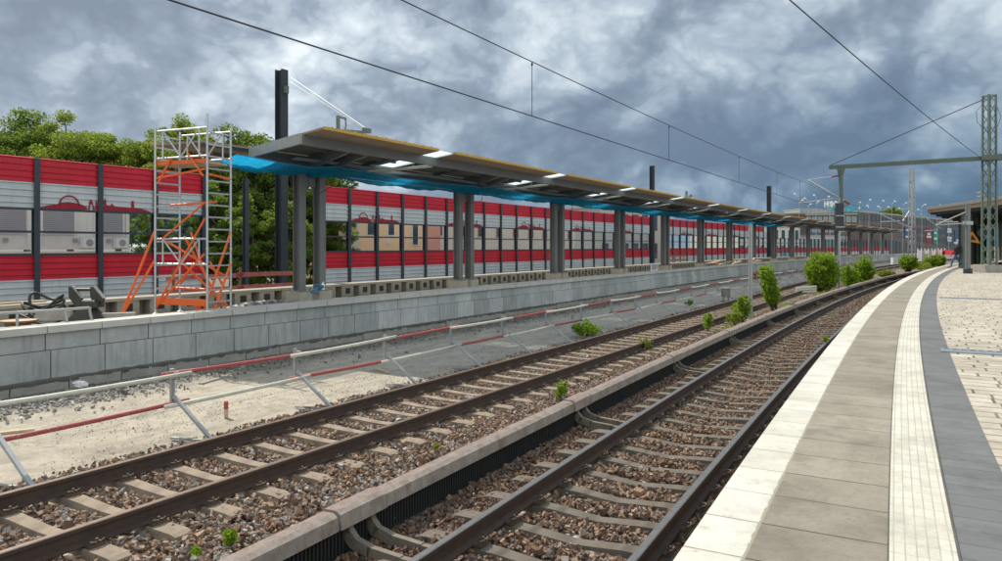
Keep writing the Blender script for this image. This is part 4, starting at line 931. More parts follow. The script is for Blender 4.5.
# ---------------------------------------------------------------- things lying on the far platform at the left
def left_clutter():
    # dark formwork head on a flared base
    c = at(88, 322, z=0.83); rz = math.atan2(TX.y, TX.x) - 0.4
    root = empty('steel_coupling_head', c, 'dark steel coupling head with two angled plates standing on a flared base', 'machine part')
    X = Vector((1, -0.1, 0)).normalized(); Yv = Vector((0.1, 1, 0)).normalized()
    def P(x, y, z): return c + X * x + Yv * y + UP * z
    m = MB(); b, t_ = 0.36, 0.10
    m.hexa([P(-b - 0.05, -0.2, 0), P(b, -0.2, 0), P(-b - 0.05, 0.2, 0), P(b, 0.2, 0), P(-t_, -0.12, 0.33), P(t_, -0.12, 0.33), P(-t_, 0.12, 0.33), P(t_, 0.12, 0.33)]); m.build('flared_base', 'machine_dark', root)
    m = MB(); m.box(P(0.05, 0, 0.38), (0.46, 0.26, 0.13), -0.1); m.build('body', 'machine_dark', root)
    for q in (-1, 1):
        x0 = -0.27 if q < 0 else 0.22
        m = MB(); m.poly([P(x0, -0.02, 0.32), P(x0 - 0.16, -0.02, 0.52), P(x0 - 0.17, -0.02, 0.74), P(x0 - 0.08, -0.02, 0.76), P(x0 + 0.14, -0.02, 0.50), P(x0 + 0.13, -0.02, 0.40)], Yv * 0.05); fix_normals(m.build('side_plate', 'machine_dark', root))
        m = MB(); m.bar(P(x0 - 0.08, 0.0, 0.77), P(x0 + 0.15, 0.0, 0.51), 0.09, 0.02); m.build('plate_edge', 'concrete_footing', root)
    m = MB(); m.tube([P(-0.33, 0.02, 0.69), P(0.13, 0.02, 0.69)], 0.03, 8); m.build('crossbar', 'black_rubber', root)
    m = MB()
    for k in range(5): m.lathe(P(-0.06 + 0.06 * k, -0.08, 0.445), [(0.022, 0), (0.022, 0.03), (0.0, 0.04)], 6)
    m.build('bolts', 'aluminium', root)
    # tube railing just behind the coping
    r0 = empty('tube_railing', F(4.0, 14.85, 0.8), 'low grey tube railing behind the wall coping in front of the hose', 'railing')
    pts = [at(-30, 316, Y=12.9), at(0, 313.5, Y=13.3), at(17, 312.5, Y=13.6), at(65, 309.5, Y=14.3), at(89, 307.7, Y=14.75)]
    m = MB(); m.tube(pts + [at(90.5, 309, Y=14.75)], 0.028, 8); m.build('top_rail', 'steel_light', r0)
    for p, dx in ((pts[2], 0.0), (pts[3], 0.06), (pts[4], 0.08)):
        m = MB(); m.tube([p, Vector((p.x + dx, p.y, 0.80))], 0.026, 8); m.build('post', 'steel_light', r0)
    # hose coil
    c = at(47, 0, Y=16.6); c.z = 0.82
    r1 = empty('hose_coil', c, 'coil of thick black corrugated hose lying behind the tube railing', 'hose')
    for k in range(3):
        m = MB(); R0 = 0.55 - 0.09 * k
        m.tube([c + Vector((-0.15 + R0 * math.cos(t), 0.1 * k + 0.5 * R0 * math.sin(t), 0.06 + 0.16 * k + 0.12 * math.sin(t * 2 + k) + 0.12 * math.sin(t))) for t in np.linspace(0, 2 * math.pi, 28)], 0.032, 8, cap=False); m.build('hose_loop', 'black_rubber', r1, smooth=True)
    # round plywood disc
    c = at(18, 321, z=0.98); r2 = empty('cable_drum', Vector((c.x, c.y, 0.8)), 'round plywood cable drum lying flat by the left end of the wall', 'cable drum')
    for zz, nm in ((0.0, 'lower_disc'), (0.17, 'upper_disc')):
        m = MB(); m.lathe((c.x, c.y, 0.80 + zz), [(0, 0), (0.33, 0), (0.33, 0.025), (0, 0.025)], 28); m.build(nm, 'plywood', r2)
    m = MB(); m.lathe((c.x, c.y, 0.825), [(0.22, 0), (0.22, 0.145)], 20); m.build('core', 'brown_timber', r2)
    m = MB(); m.lathe((c.x, c.y, 0.994), [(0.335, -0.02), (0.345, -0.02), (0.345, 0.008), (0.325, 0.008), (0.325, -0.0)], 28); m.build('rim', 'brown_timber', r2)
    # kerb blocks
    for k, (x, y, L, lab) in enumerate(((54, 318, 0.75, 'rusty grey concrete kerb block lying between drum and coupling head'), (116, 314, 0.85, 'grey concrete kerb block lying between coupling head and scaffold'), (30, 326, 0.5, 'short brown timber offcut beside the plywood drum'))):
        c = at(x, y, Y=16.2 - k * 0.5 if k < 2 else 14.2); c.z = 0.80; m = MB(); h = 0.2 if k < 2 else 0.08
        X = Vector((1, 0.35, 0)).normalized(); Yv = Vector((-X.y, X.x, 0))
        v = [c + X * (i * L / 2 * (1 if kz == 0 else 0.88)) + Yv * (j * 0.16 * (1 if kz == 0 else 0.7)) + UP * (h * kz) for kz in (0, 1) for j in (-1, 1) for i in (-1, 1)]
        m.hexa(v); o = m.build('kerb_block' if k < 2 else 'timber_offcut', 'concrete_old' if k < 2 else 'brown_timber', None, c); tag(o, lab, 'kerb block' if k < 2 else 'timber')
    # plank on the far ledge
    m = MB(); m.bar(F(6.6, 18.9, 1.086), F(9.6, 19.1, 1.086), 0.18, 0.045); tag(m.build('plank', 'plywood', None, F(7, 18.9, 0.96)), 'long pale plank lying on the edge blocks behind the hose coil', 'plank')
    # black sheeting in front of the ledge
    v = []; f = []; nx, ny = 30, 6
    rr = random.Random(5)
    for i in range(nx + 1):
        for j in range(ny + 1): v.append(F(11.9 + 3.0 * i / nx, 15.2 + 0.9 * j / ny, 0.79 + 0.17 * math.sin(math.pi * j / ny) * math.sin(math.pi * i / nx) + rr.uniform(0, 0.035)))
    for i in range(nx):
        for j in range(ny): f.append((i * (ny + 1) + j, (i + 1) * (ny + 1) + j, (i + 1) * (ny + 1) + j + 1, i * (ny + 1) + j + 1))
    m = MB(); m.add(v, f); tag(m.build('plastic_sheet', 'black_rubber', None, F(13.4, 15.6, 0.8)), 'crumpled black plastic sheeting lying right of the scaffold', 'plastic sheet')
    # blue rope bundle between the first two columns
    m = MB(); c = F(15.35, 15.55, 1.0)
    for k in range(7):
        m.tube([c + Vector((0.12 * math.cos(t + k) + 0.03 * k - 0.1, 0.1 * math.sin(t * 1.3 + k), 0.02 + 0.10 * abs(math.sin(t * 0.5 + k)) + 0.035 * k)) for t in np.linspace(0, 6, 12)], 0.013, 5)
    tag(m.build('rope_bundle', 'blue_rope', None, c), 'bundle of blue rope hanging at the foot of the first columns', 'rope')
    m = MB(); c = F(15.55, 15.5, 1.16); m.lathe(c, [(0, 0), (0.05, 0), (0.05, 0.16), (0.02, 0.2), (0.02, 0.24), (0, 0.24)], 10); tag(m.build('bottle', 'white_paint', None, c), 'small white bottle standing at the foot of the first columns', 'bottle')
    # debris along the far platform
    spots = [(57.5, 15.2, 'plywood', 'pale plywood boards piled on the platform, nearest of three far piles'), (63.5, 15.3, 'plywood', 'leaning pile of pale offcut boards between the far columns'), (70.0, 15.3, 'plywood', 'farthest pile of pale boards, behind the light grey pole')]
    rr = random.Random(9)
    for (s, d, mt, lab) in spots:
        root = empty('board_pile', F(s, d, 0.8), lab, 'boards', 'piles of boards on the far platform')
        for k in range(5):
            m = MB(); a = F(s + rr.uniform(-1.6, 0), d + rr.uniform(-.3, .4), 0.86 + 0.05 * k + rr.uniform(0, .1)); b = F(s + rr.uniform(0.2, 1.8), d + rr.uniform(-.3, .4), 0.88 + 0.05 * k + rr.uniform(0, .35)); m.bar(a, b, 0.25, 0.03); m.build('board', mt, root)
    root = empty('barricade', F(43.5, 15.1, 0.8), 'small white framed barrier board standing on the wall behind the coping', 'barrier board'); rz = rotF(43.5)
    m = MB(); 
    for (a, b) in (((42.9, .95), (44.1, .95)), ((42.9, 1.35), (44.1, 1.35)), ((42.9, .85), (42.9, 1.38)), ((44.1, .85), (44.1, 1.38))): m.bar(F(a[0], 15.1, a[1]), F(b[0], 15.1, b[1]), 0.05, 0.05, up=NX)
    m.build('frame', 'white_paint', root); m = MB(); m.box(F(43.5, 15.1, 1.15), (1.1, 0.02, 0.3), rz); m.build('panel', 'steel_light', root)
left_clutter()

# marker stub by the track, litter
c = at(226, 417, z=-0.28); root = empty('marker_stub', c, 'short wooden survey stub with a red top beside the far track', 'marker')
m = MB(); m.box(c + UP * 0.06, (0.06, 0.06, 0.14), 0.4); m.build('stub', 'plywood', root); m = MB(); m.box(c + UP * 0.19, (0.066, 0.066, 0.12), 0.4); m.build('red_cap', 'pipe_red', root)
def crumple(name, c, sx, sy, sz, mt, lab, seed):
    rr = np.random.default_rng(seed); m = MB(); n = 10; v = []; f = []
    for i in range(n + 1):
        for j in range(n * 2):
            th = math.pi * i / n; ph = math.pi * j / n; r = 1 + rr.uniform(-0.35, 0.25)
            v.append((c.x + sx * r * math.sin(th) * math.cos(ph), c.y + sy * r * math.sin(th) * math.sin(ph), c.z + sz * (1 + 0.8 * math.cos(th) * r)))
    for i in range(n):
        for j in range(2 * n): f.append((i * 2 * n + j, i * 2 * n + (j + 1) % (2 * n), (i + 1) * 2 * n + (j + 1) % (2 * n), (i + 1) * 2 * n + j))
    m.add(v, f); tag(m.build(name, mt, None, c), lab, 'litter')
crumple('crumpled_paper', at(388, 521, z=-0.2), 0.085, 0.06, 0.045, 'paper', 'crumpled silvery paper litter beside the conductor rail bracket', 1)
crumple('paper_scrap', at(376, 530, z=-0.22), 0.06, 0.04, 0.012, 'paper', 'small flat white paper scrap next to the crumpled litter', 2)
crumple('plastic_bag', at(702, 352, z=-0.22), 0.2, 0.10, 0.03, 'paper', 'pale plastic bag scrap lying right of the conductor rail', 4)
crumple('rag', at(80, 388, z=-0.08), 0.13, 0.03, 0.07, 'paper', 'torn white rag stuck in the mortar joint of the wall', 5)
crumple('rag_bundle', F(46.2, 9.5, 0.35), 0.22, 0.2, 0.30, 'brown_timber', 'brown rag bundle hanging over the pipe fence in the distance', 6)

rr_ = random.Random(77)
for k, (s_, d_, L_s, ang, lab) in enumerate(((9.6, 12.6, 0.9, 0.3, 'weathered timber batten lying on the sand below the scaffold'), (12.2, 10.4, 0.6, 1.2, 'short timber offcut lying on the sand between fence and wall'), (17.5, 12.9, 1.1, 0.1, 'long batten lying in the shade at the foot of the wall'), (5.4, 11.6, 0.5, -0.5, 'short batten lying on the sand near the picture edge'))):
    c = F(s_, d_, -0.27); m = MB(); q = rotF(s_) + ang; v_ = Vector((math.cos(q), math.sin(q), 0)) * L_s / 2; m.bar(c - v_, c + v_, 0.09, 0.035)
    tag(m.build('timber_batten', 'plywood' if k % 2 else 'concrete_old', None, c), lab, 'timber')
# drain grates
def grate(s, off0, off1, lab, w=0.2):
    root = empty('drain_grate', N(s, off0, 0.95), lab, 'drain grate', 'drain grates set in the block paving')
    m = MB(); rz = rotN(s); c = N(s, (off0 + off1) / 2, 0.957); L = abs(off1 - off0)
    for q in (-w / 2, w / 2): m.box(N(s + q, (off0 + off1) / 2, 0.957), (0.02, L, 0.012), rz)
    m.build('frame', 'grate', root)
    m = MB(); k = 0; o = off0
    while o > off1: m.box(N(s, o, 0.957), (w - 0.022, 0.05, 0.010), rz); o -= 0.105
    m.box(c - UP * 0.004, (w - 0.021, L, 0.003), rz); m.build('bars', 'grate', root)
grate(12.1, -3.10, -5.4, 'long blue-grey drain grate crossing the paving at the right edge, nearest of two', 0.40)
grate(24.6, -3.25, -5.6, 'blue-grey drain grate in the paving farther up the platform', 0.34)

# ---------------------------------------------------------------- overhead wires
def catz(s, hm, sag, span=48, ph=2.0):
    t = ((s - ph) % span) / span; return hm - sag * 4 * t * (1 - t)
root = empty('contact_wire', F(0, 7.3, 5.2), 'lower overhead contact wire running above the far track', 'overhead wire', 'overhead wires of the far track'); m = MB()
m.tube([F(-6 + k * 2.0, 7.3, 5.18 - 0.0 * k) for k in range(30)] + [F(54 + 4 * k, 7.3, 5.18) for k in range(18)], 0.012, 5); m.build('wire', 'black_rubber', root)
root = empty('messenger_wire', F(0, 7.3, 6.3), 'upper sagging messenger wire with thin droppers above the far track', 'overhead wire', 'overhead wires of the far track'); m = MB()
mz = lambda s: 6.28 + 0.25 * ((s - 24) / 26) ** 2
ss = list(np.arange(-4, 100, 2.0)); m.tube([F(s, 7.3, mz(s) if s < 52 else 6.28 + 0.25 * ((s - 78) / 26) ** 2) for s in ss], 0.011, 5); m.build('wire', 'black_rubber', root)
for px in (532, 669, 739, 777, 800):
    u = (px - 501) / 724; s = 7.3 * (0.8563 + 0.5165 * u) / (0.5165 - 0.8563 * u)
    m = MB(); m.tube([F(s, 7.3, 5.18), F(s, 7.3, mz(s) if s < 52 else 6.28 + 0.25 * ((s - 78) / 26) ** 2)], 0.008, 5)
    m.lathe(F(s, 7.3, mz(min(s, 50)) - 0.1), [(0.0, 0), (0.02, 0.02), (0.02, 0.07), (0, 0.09)], 6); m.build('dropper', 'black_rubber', root)
# lattice mast with cross beam
def lattice(root, base, w0, w1, z0, z1, rz, step, mt, leg=0.07, dia=0.04, sides=4):
    T = Vector((math.cos(rz), math.sin(rz), 0)); L = Vector((-T.y, T.x, 0))
    def P(i, j, z): k = w0 + (w1 - w0) * (z - z0) / (z1 - z0); return Vector((base.x, base.y, z)) + T * (i * k / 2) + L * (j * k / 2)
    for i in (-1, 1):
        for j in (-1, 1): m = MB(); m.bar(P(i, j, z0), P(i, j, z1), leg, leg, up=T); m.build('leg', mt, root)
    m = MB(); z = z0; k = 0
    while z < z1 - step * 0.6:
        z2 = min(z + step, z1); e = 1 if k % 2 else -1
        m.bar(P(-e, -1, z), P(e, -1, z2), dia, 0.015, up=L); m.bar(P(-e, 1, z), P(e, 1, z2), dia, 0.015, up=L)
        m.bar(P(-1, -e, z), P(-1, e, z2), dia, 0.015, up=T); m.bar(P(1, -e, z), P(1, e, z2), dia, 0.015, up=T)
        z = z2; k += 1
    for z in (z0 + 0.05, z1 - 0.05):
        for a, b in (((-1, -1), (1, -1)), ((1, -1), (1, 1)), ((1, 1), (-1, 1)), ((-1, 1), (-1, -1))): m.bar(P(a[0], a[1], z), P(b[0], b[1], z), dia, dia)
    m.build('lacing', mt, root)
base = at(990.5, 272, z=0.96); base = Vector((28.0, 41.5, 0.96))
gm = empty('lattice_mast', base, 'tall green riveted lattice mast on a concrete block on the right platform', 'mast'); RZ = rotN(48)
lattice(gm, base, 0.50, 0.44, 1.36, 11.1, 0.12, 0.62, 'mast_green', 0.09, 0.045)
m = MB(); m.box(base + UP * 0.2, (1.5, 1.3, 0.41), 0.12); m.build('base_block', 'concrete_old', gm)
m = MB(); m.tube([base + Vector((-0.3, 0, 9.7)), base + Vector((-0.75, 0, 9.2)), base + Vector((-0.7, 0, 8.6)), base + Vector((-0.3, 0, 8.2))], 0.014, 6); m.tube([base + Vector((0.35, -0.1, 9.5)), base + Vector((0.6, -0.1, 8.9)), base + Vector((0.4, -0.1, 8.3))], 0.014, 6); m.build('cable_loop', 'black_rubber', gm)
pe = Vector((20.9, 46.1, 7.45)); ps = Vector((28.6, 41.1, 7.5))
bm_ = empty('catenary_crossbeam', pe, 'green steel crossbeam reaching from the lattice mast over the near track', 'beam')
m = MB(); m.bar(pe, ps, 0.2, 0.24); m.build('beam', 'mast_green', bm_)
m = MB(); m.box(ps + Vector((-0.5, 0.3, 0)), (1.0, 0.9, 0.3), math.atan2(ps.y - pe.y, ps.x - pe.x)); m.build('bracket', 'mast_green', bm_)
dp = pe.lerp(ps, 0.075)
m = MB(); m.tube([dp, dp - UP * 2.75], 0.14, 10); m.lathe(dp - UP * 0.6, [(0.14, 0), (0.24, 0.5)], 10); m.build('drop_post', 'mast_green', bm_)
m = MB(); m.tube([pe + UP * 0.1, Vector((27.8, 41.5, 10.9))], 0.025, 6); m.build('guy_wire', 'black_rubber', bm_)
# cantilever from the drop post
tip = at(808, 180, Y=46.5)
ca = empty('cantilever_bracket', dp - UP * 2.5, 'pale tubular cantilever bracket hanging off the green drop post', 'cantilever')
m = MB(); a = dp - UP * 0.55; m.tube([a, a.lerp(tip, 0.28)], 0.05, 8); m.build('insulator', 'sign_red', ca)
m = MB(); m.tube([a.lerp(tip, 0.28), tip], 0.03, 8); b = at(850, 204, Y=46.0); m.tube([b.lerp(tip, 0.12), tip], 0.055, 8); c1 = at(800, 203, Y=46.5); c2 = at(838, 198, Y=46.3); m.tube([c1, c2], 0.03, 8); m.build('tubes', 'aluminium', ca)
m = MB(); m.tube([b, b.lerp(tip, 0.14)], 0.08, 8); m.bar(b, dp - UP * 2.6, 0.06, 0.06); m.build('insulator', 'brown_timber', ca)
m = MB(); q0 = at(843, 209, Y=46.2); q1 = dp - UP * 2.7
m.tube([q0.lerp(q1, t) - UP * 1.9 * t * (1 - t) for t in np.linspace(0, 1, 12)], 0.03, 6); m.build('cable_loop', 'leaf_yellow', ca)
# long bare wire at the right
wr = empty('feeder_wire', Vector((27.8, 41.6, 7.4)), 'single bare wire crossing the sky steeply down to the green mast', 'overhead wire')
a = at(790, 0, Y=16.2); b = Vector((27.7, 41.7, 7.5)); d_ = b - a; m = MB(); m.tube([a - d_ * 0.35] + [a + d_ * t - UP * 0.5 * t * (1 - t) for t in np.linspace(0, 1, 10)], 0.016, 5); m.build('wire', 'black_rubber', wr)

# grey lattice mast far away, with arms
base = at(912, 262, Y=95); base.z = -0.3
lm = empty('lattice_mast', base, 'slender pale grey lattice mast rising between the tracks in the distance', 'mast')
lattice(lm, base, 0.62, 0.36, -0.3, 12.7, 0.4, 0.9, 'galvanised', 0.12, 0.07)
m = MB(); m.box(base + UP * 5.0 - Vector((0, .5, 0)), (0.3, 0.1, 0.35), 0); m.build('red_plate', 'sign_red', lm)
def arm(px0, py0, px1, py1, Y, r=0.05, mt='galvanised'): m = MB(); m.tube([at(px0, py0, Y=Y), at(px1, py1, Y=Y)], r, 6); return m
for (lab, ls) in (('pale catenary arms left of the slender grey lattice mast', ((878, 213, 911, 228), (880, 222, 900, 221), (902, 209, 911, 209), (902, 209, 905, 221), (911, 209, 903, 221))), ('pale catenary arms between grey mast and canopy hall', ((921, 214, 941, 229), (925, 231, 938, 230), (938, 222, 962, 222)))):
    r_ = empty('distant_overhead_line', at(ls[0][2], 246, Y=93), lab, 'overhead line arm', 'pale distant catenary arms')
    for l in ls: arm(*l, 93, 0.075).build('tube', 'galvanised', r_)

# poles and signal in the middle
p = Vector((8.93, 25.9, -0.25)); root = empty('steel_pole', p, 'plain light grey round pole standing between the tracks beside a sapling', 'pole')
m = MB(); m.tube([p, Vector((p.x, p.y, 3.2))], 0.075, 12); m.build('shaft', 'steel_light', root, smooth=False); m = MB(); m.lathe(Vector((p.x, p.y, 3.2)), [(0.08, -0.02), (0.08, 0.02), (0, 0.03)], 12); m.build('cap', 'steel_light', root)
m = MB(); m.box(p + UP * 0.02, (0.3, 0.3, 0.1)); m.build('footing', 'concrete_old', root)
p = at(839.5, 292, Y=42); p.z = -0.2; root = empty('railway_signal', p, 'dark railway signal head on a grey post seen from behind', 'signal')
m = MB(); m.tube([p, p + UP * 4.2], 0.07, 10); m.build('post', 'galvanised', root)
m = MB(); m.box(p + UP * 4.42, (0.46, 0.16, 1.45)); m.box(p + UP * 3.6, (0.42, 0.16, 0.14)); m.build('signal_head', 'mast_dark', root)
m = MB(); m.tube([p + UP * 5.1, p + UP * 5.45], 0.04, 6); m.build('lifting_eye', 'galvanised', root)
for q in (4.4, 3.75): m = MB(); m.box(p + Vector((0, -0.12, q)), (0.5, 0.03, 0.06)); m.build('bracket', 'galvanised', root)
for q in (-1, 1):
    m = MB(); m.tube([p + Vector((q * 0.1, 0.08, 4.8)), p + Vector((q * 0.1, 0.3, 4.8))], 0.09, 10); m.build('hood', 'mast_dark', root)
# trackside box and small white box on post
p = at(726, 301, z=-0.25); root = empty('trackside_cabinet', p, 'small grey trackside cabinet on short legs before the leaning sapling', 'cabinet')
m = MB(); m.box(p + UP * 0.42, (0.34, 0.26, 0.42), 0.3); m.build('box', 'steel_grey', root); m = MB(); m.box(p + UP * 0.64, (0.38, 0.30, 0.04), 0.3); m.build('lid', 'steel_light', root)
for q in (-.13, .13): m = MB(); m.box(p + Vector((q, q * 0.3, 0.1)), (0.04, 0.04, 0.24), 0.3); m.build('leg', 'steel_grey', root)
p = at(894.5, 272, Y=70); p.z = -0.25; root = empty('indicator_post', p, 'small white box on a thin post between the distant bushes', 'post')
m = MB(); m.tube([p, p + UP * 1.95], 0.04, 8); m.build('post', 'galvanised', root); m = MB(); m.box(p + UP * 1.25, (0.55, 0.3, 0.65), 0.2); m.build('box', 'white_paint', root)
p = at(811, 292, z=-0.1); root = empty('stacked_profiles', p, 'stack of pale steel profiles lying left of the big round bush', 'steel profiles')
for k in range(3): m = MB(); m.bar(p + Vector((-0.9, -0.2, 0.12 * k)), p + Vector((0.5, 0.5, 0.12 * k + 0.04)), 0.12, 0.08); m.build('profile', 'pipe_white', root)

# ---------------------------------------------------------------- vegetation
def leafmesh(name, P, size, matn, parent=None, org=None, elong=1.7, droop=0.0):
    n = len(P); Rm = randrot(n); sz = np.asarray(size)[:, None, None]
    q = np.array([(-0.5, 0, 0), (0, -0.5 / elong, 0.08), (0.5, 0, 0), (0, 0.5 / elong, 0.08)]) * 1.0
    V = np.einsum('nij,kj->nki', Rm, q) * sz + P[:, None, :]
    if parent is not None: V = V - np.array(parent['_o'])[None, None, :]
    elif org is not None: V = V - np.array(org)[None, None, :]
    me = bpy.data.meshes.new(name); me.vertices.add(4 * n); me.vertices.foreach_set('co', V.astype(np.float32).ravel())
    me.loops.add(4 * n); me.loops.foreach_set('vertex_index', np.arange(4 * n, dtype=np.int32)); me.polygons.add(n); me.polygons.foreach_set('loop_start', (np.arange(n) * 4).astype(np.int32)); me.update(calc_edges=True); me.shade_flat()
    me.materials.append(M[matn]); o = bpy.data.objects.new(name, me); C.objects.link(o)
    if parent is not None: o.parent = parent
    return o
def tree(base, h, crown_r, crown_low, label, matn='leaf_tree', leaf=0.2, dens=1.0, seed=0, grp='trees behind the barrier'):
    rr = random.Random(seed); rn = np.random.default_rng(seed); root = empty('broadleaf_tree', base, label, 'tree', grp)
    cz = (h + crown_low) / 2; rz_ = (h - crown_low) / 2
    tr = MB(); top = base + Vector((rr.uniform(-.4, .4), rr.uniform(-.4, .4), h * 0.72)); tr.tube([base, base.lerp(top, 0.4) + Vector((rr.uniform(-.2, .2), 0, 0)), top], [0.24, 0.17, 0.05], 8)
    clumps = []
    nb = int(135 * dens * crown_r / 3)
    for k in range(nb):
        while True:
            p = Vector((rr.uniform(-1, 1), rr.uniform(-1, 1), rr.uniform(-1, 1)))
            if 0.5 < p.length < 1: break
        p = p * (0.75 + 0.25 * rr.random()) if p.length > 0.7 else p
        w = 1.0 - 0.25 * max(0, p.z)
        c = base + Vector((p.x * crown_r * w, p.y * crown_r * w, cz + p.z * rz_ * 0.92)); clumps.append((c, rr.uniform(0.5, 1.0) * crown_r * 0.20))
        st = base.lerp(top, rr.uniform(0.35, 0.95)); mid = st.lerp(c, 0.5) + UP * 0.2; tr.tube([st, mid, c], [0.07, 0.045, 0.015], 5)
    tr.build('trunk', 'bark', root)
    Ps = []
    for (c, r) in clumps:
        k = int(900 * (r / 1.0) ** 2 * (0.2 / leaf) ** 2 * 0.75) + 40
        g = rn.normal(size=(k, 3)); g /= np.linalg.norm(g, axis=1)[:, None]; rad = r * rn.uniform(0.25, 1.35, (k, 1)) ** 0.7
        g = g * rad * np.array([1.15, 1.15, 0.75]); Ps.append(g + np.array(c))
    P = np.concatenate(Ps); P = P[P[:, 2] > 0]
    leafmesh('crown', P, rn.uniform(0.6, 1.3, len(P)) * leaf, matn, root)
    return root
def tx(px, Y, z=-0.35): return Vector(((px - 501) / 724 * Y, Y, z))
def zt(py, Y): return CZ + (246 - py) / 724 * Y
T_ = [(-28, 40, 112, 3.4, 2.5, 'dark broad tree at the left edge of the picture', 'leaf_tree'),
      (30, 43, 107, 3.3, 2.5, 'round dark green tree behind the white containers, second from the left', 'leaf_tree'),
      (72, 42, 106, 3.0, 2.4, 'wide dark green tree behind the barrier, third from the left', 'leaf_light'),
      (122, 43, 119, 2.5, 2.0, 'low tree top filling the dip between two taller crowns', 'leaf_light'),
      (150, 42, 117, 2.2, 1.5, 'light green tree just left of the scaffold tower', 'leaf_light'),
      (187, 41, 102, 2.5, 1.2, 'tall light green tree right behind the scaffold tower', 'leaf_light'),
      (232, 41, 118, 2.7, 0.4, 'dark leafy tree in the barrier gap right of the scaffold', 'leaf_tree'),
      (262, 41, 117, 2.7, 0.3, 'dark leafy tree in the barrier gap left of the tall mast', 'leaf_tree'),
      (300, 41, 128, 2.5, 0.2, 'dark leafy tree in the barrier gap behind the first columns', 'leaf_tree'),
      (334, 43, 150, 1.8, 0.3, 'dark tree seen through the glass right of the first columns', 'leaf_tree'),
      (165, 38, 176, 1.9, 0.2, 'low dark tree seen through the glass left of the scaffold legs', 'leaf_tree'),
      (205, 37.5, 170, 1.8, 0.0, 'low dark tree behind the scaffold ladder frames', 'leaf_tree'),
      (246, 36.5, 190, 1.7, 0.0, 'low dense dark shrubby tree filling the gap at its left', 'leaf_tree'),
      (284, 36.5, 190, 1.7, 0.0, 'low dense dark shrubby tree filling the gap behind the mast', 'leaf_tree'),
      (318, 41.5, 180, 1.6, 0.0, 'low dense dark shrubby tree filling the gap behind the column pair', 'leaf_tree')]
for i, (px, Y, py, r, lowz, lab, mt) in enumerate(T_):
    tree(tx(px, Y), zt(py, Y) + 0.35, r, lowz, lab, mt, leaf=0.16, dens=1.15, seed=40 + i)

def bush(base, h, w, label, matn, leaf, nstem, seed, name='bush', cat='bush', lean=(0, 0), shape='round', dens=1.0, grp='plants growing between the tracks'):
    rr = random.Random(seed); rn = np.random.default_rng(seed); root = empty(name, base, label, cat, grp)
    st = MB(); Ps = []
    for k in range(nstem):
        a = rr.uniform(0, 6.28); q = math.sqrt(rr.random()) * w / 2
        if shape == 'round': hh = h * (0.45 + 0.5 * math.sqrt(max(0, 1 - (q / (w / 2)) ** 2))) * rr.uniform(0.7, 1.0) * (1.22 if rr.random() < 0.16 else 1.0); q *= rr.uniform(0.8, 1.15)
        else: hh = h * rr.uniform(0.55, 1.0)
        f_ = hh / h
        b0 = base + Vector((math.cos(a), math.sin(a), 0)) * q * (0.3 if shape == 'round' else 0.35)
        t0 = base + Vector((math.cos(a) * q + lean[0] * f_, math.sin(a) * q + lean[1] * f_, hh)); md = b0.lerp(t0, 0.5) + Vector((rr.uniform(-.07, .07), rr.uniform(-.07, .07), 0)) * h
        st.tube([b0, md, t0], [0.012 * h + 0.003, 0.008 * h + 0.002, 0.003], 5)
        nl = int(hh / (leaf * 0.42) * dens) + 3
        for j in range(nl):
            t = rr.uniform(0.10 if shape == 'round' else 0.22, 1.0) ** 0.8; c = (b0.lerp(md, t * 2) if t < 0.5 else md.lerp(t0, (t - 0.5) * 2))
            # side twig with a spray of leaves
            ta = rr.uniform(0, 6.28); tl = rr.uniform(0.4, 1.0) * (1.15 - 0.75 * t) * (0.20 * w + leaf) ; tip = c + Vector((math.cos(ta) * tl, math.sin(ta) * tl, tl * rr.uniform(0.0, 0.7)))
            for e in range(5):
                cc = c.lerp(tip, 0.3 + 0.7 * e / 4); Ps.append((cc.x + rr.gauss(0, leaf * 0.35), cc.y + rr.gauss(0, leaf * 0.35), cc.z + rr.gauss(0, leaf * 0.3)))
    P = np.array(Ps); P[:, 2] = np.maximum(P[:, 2], base.z + 0.02)
    st.build('stems', 'bark', root); leafmesh('leaves', P, rn.uniform(0.6, 1.3, len(P)) * leaf, matn, root)
b = lambda px, py, z=-0.24: at(px, py, z=z)
bush(Vector((10.95, 29.0, -.24)), 2.0, 0.62, 'tall leaning bright green sapling bush right of the light grey pole', 'leaf_bush', 0.11, 24, 1, lean=(-0.42, 0), shape='col', dens=1.0)
bush(Vector((18.6, 41.9, -.24)), 2.55, 1.85, 'big round bright green bush, largest between the tracks', 'leaf_bush', 0.13, 75, 2, dens=0.9)
bush(Vector((22.5, 46.8, -.24)), 1.5, 1.3, 'small green bush close right of the big round bush', 'leaf_bush', 0.13, 26, 3)
bush(Vector((25.7, 51.3, -.24)), 2.1, 1.5, 'medium green bush, second one right of the big round bush', 'leaf_bush', 0.14, 36, 4)
bush(Vector((43.0, 76.5, -.24)), 2.0, 1.9, 'distant round green bush at the foot of the grey lattice mast', 'leaf_bush', 0.18, 40, 5)
for k, (px, Y, h, w) in enumerate(((921, 84, 0.9, 2.4), (932, 88, 1.7, 2.2), (940, 92, 1.9, 1.4), (927, 78, 0.6, 2.2), (886, 62, 0.6, 1.6))):
    v = tx(px, Y, -0.24); bush(v, h, w, ['low yellowish scrub right of the grey lattice mast', 'yellow-green scrub before the pale fence, left of the walker', 'taller yellow-green shrub just left of the walking person', 'low weeds along the track left of the walking person', 'low yellow weeds between the medium bush and the white box'][k], 'leaf_yellow' if k in (0, 3, 4) else 'leaf_bush', 0.17, 26, 10 + k)
bush(b(708, 333), 0.62, 0.22, 'thin light green sapling left of the pole beside the conductor rail', 'leaf_bush', 0.075, 6, 21, 'sapling', 'sapling', shape='col')
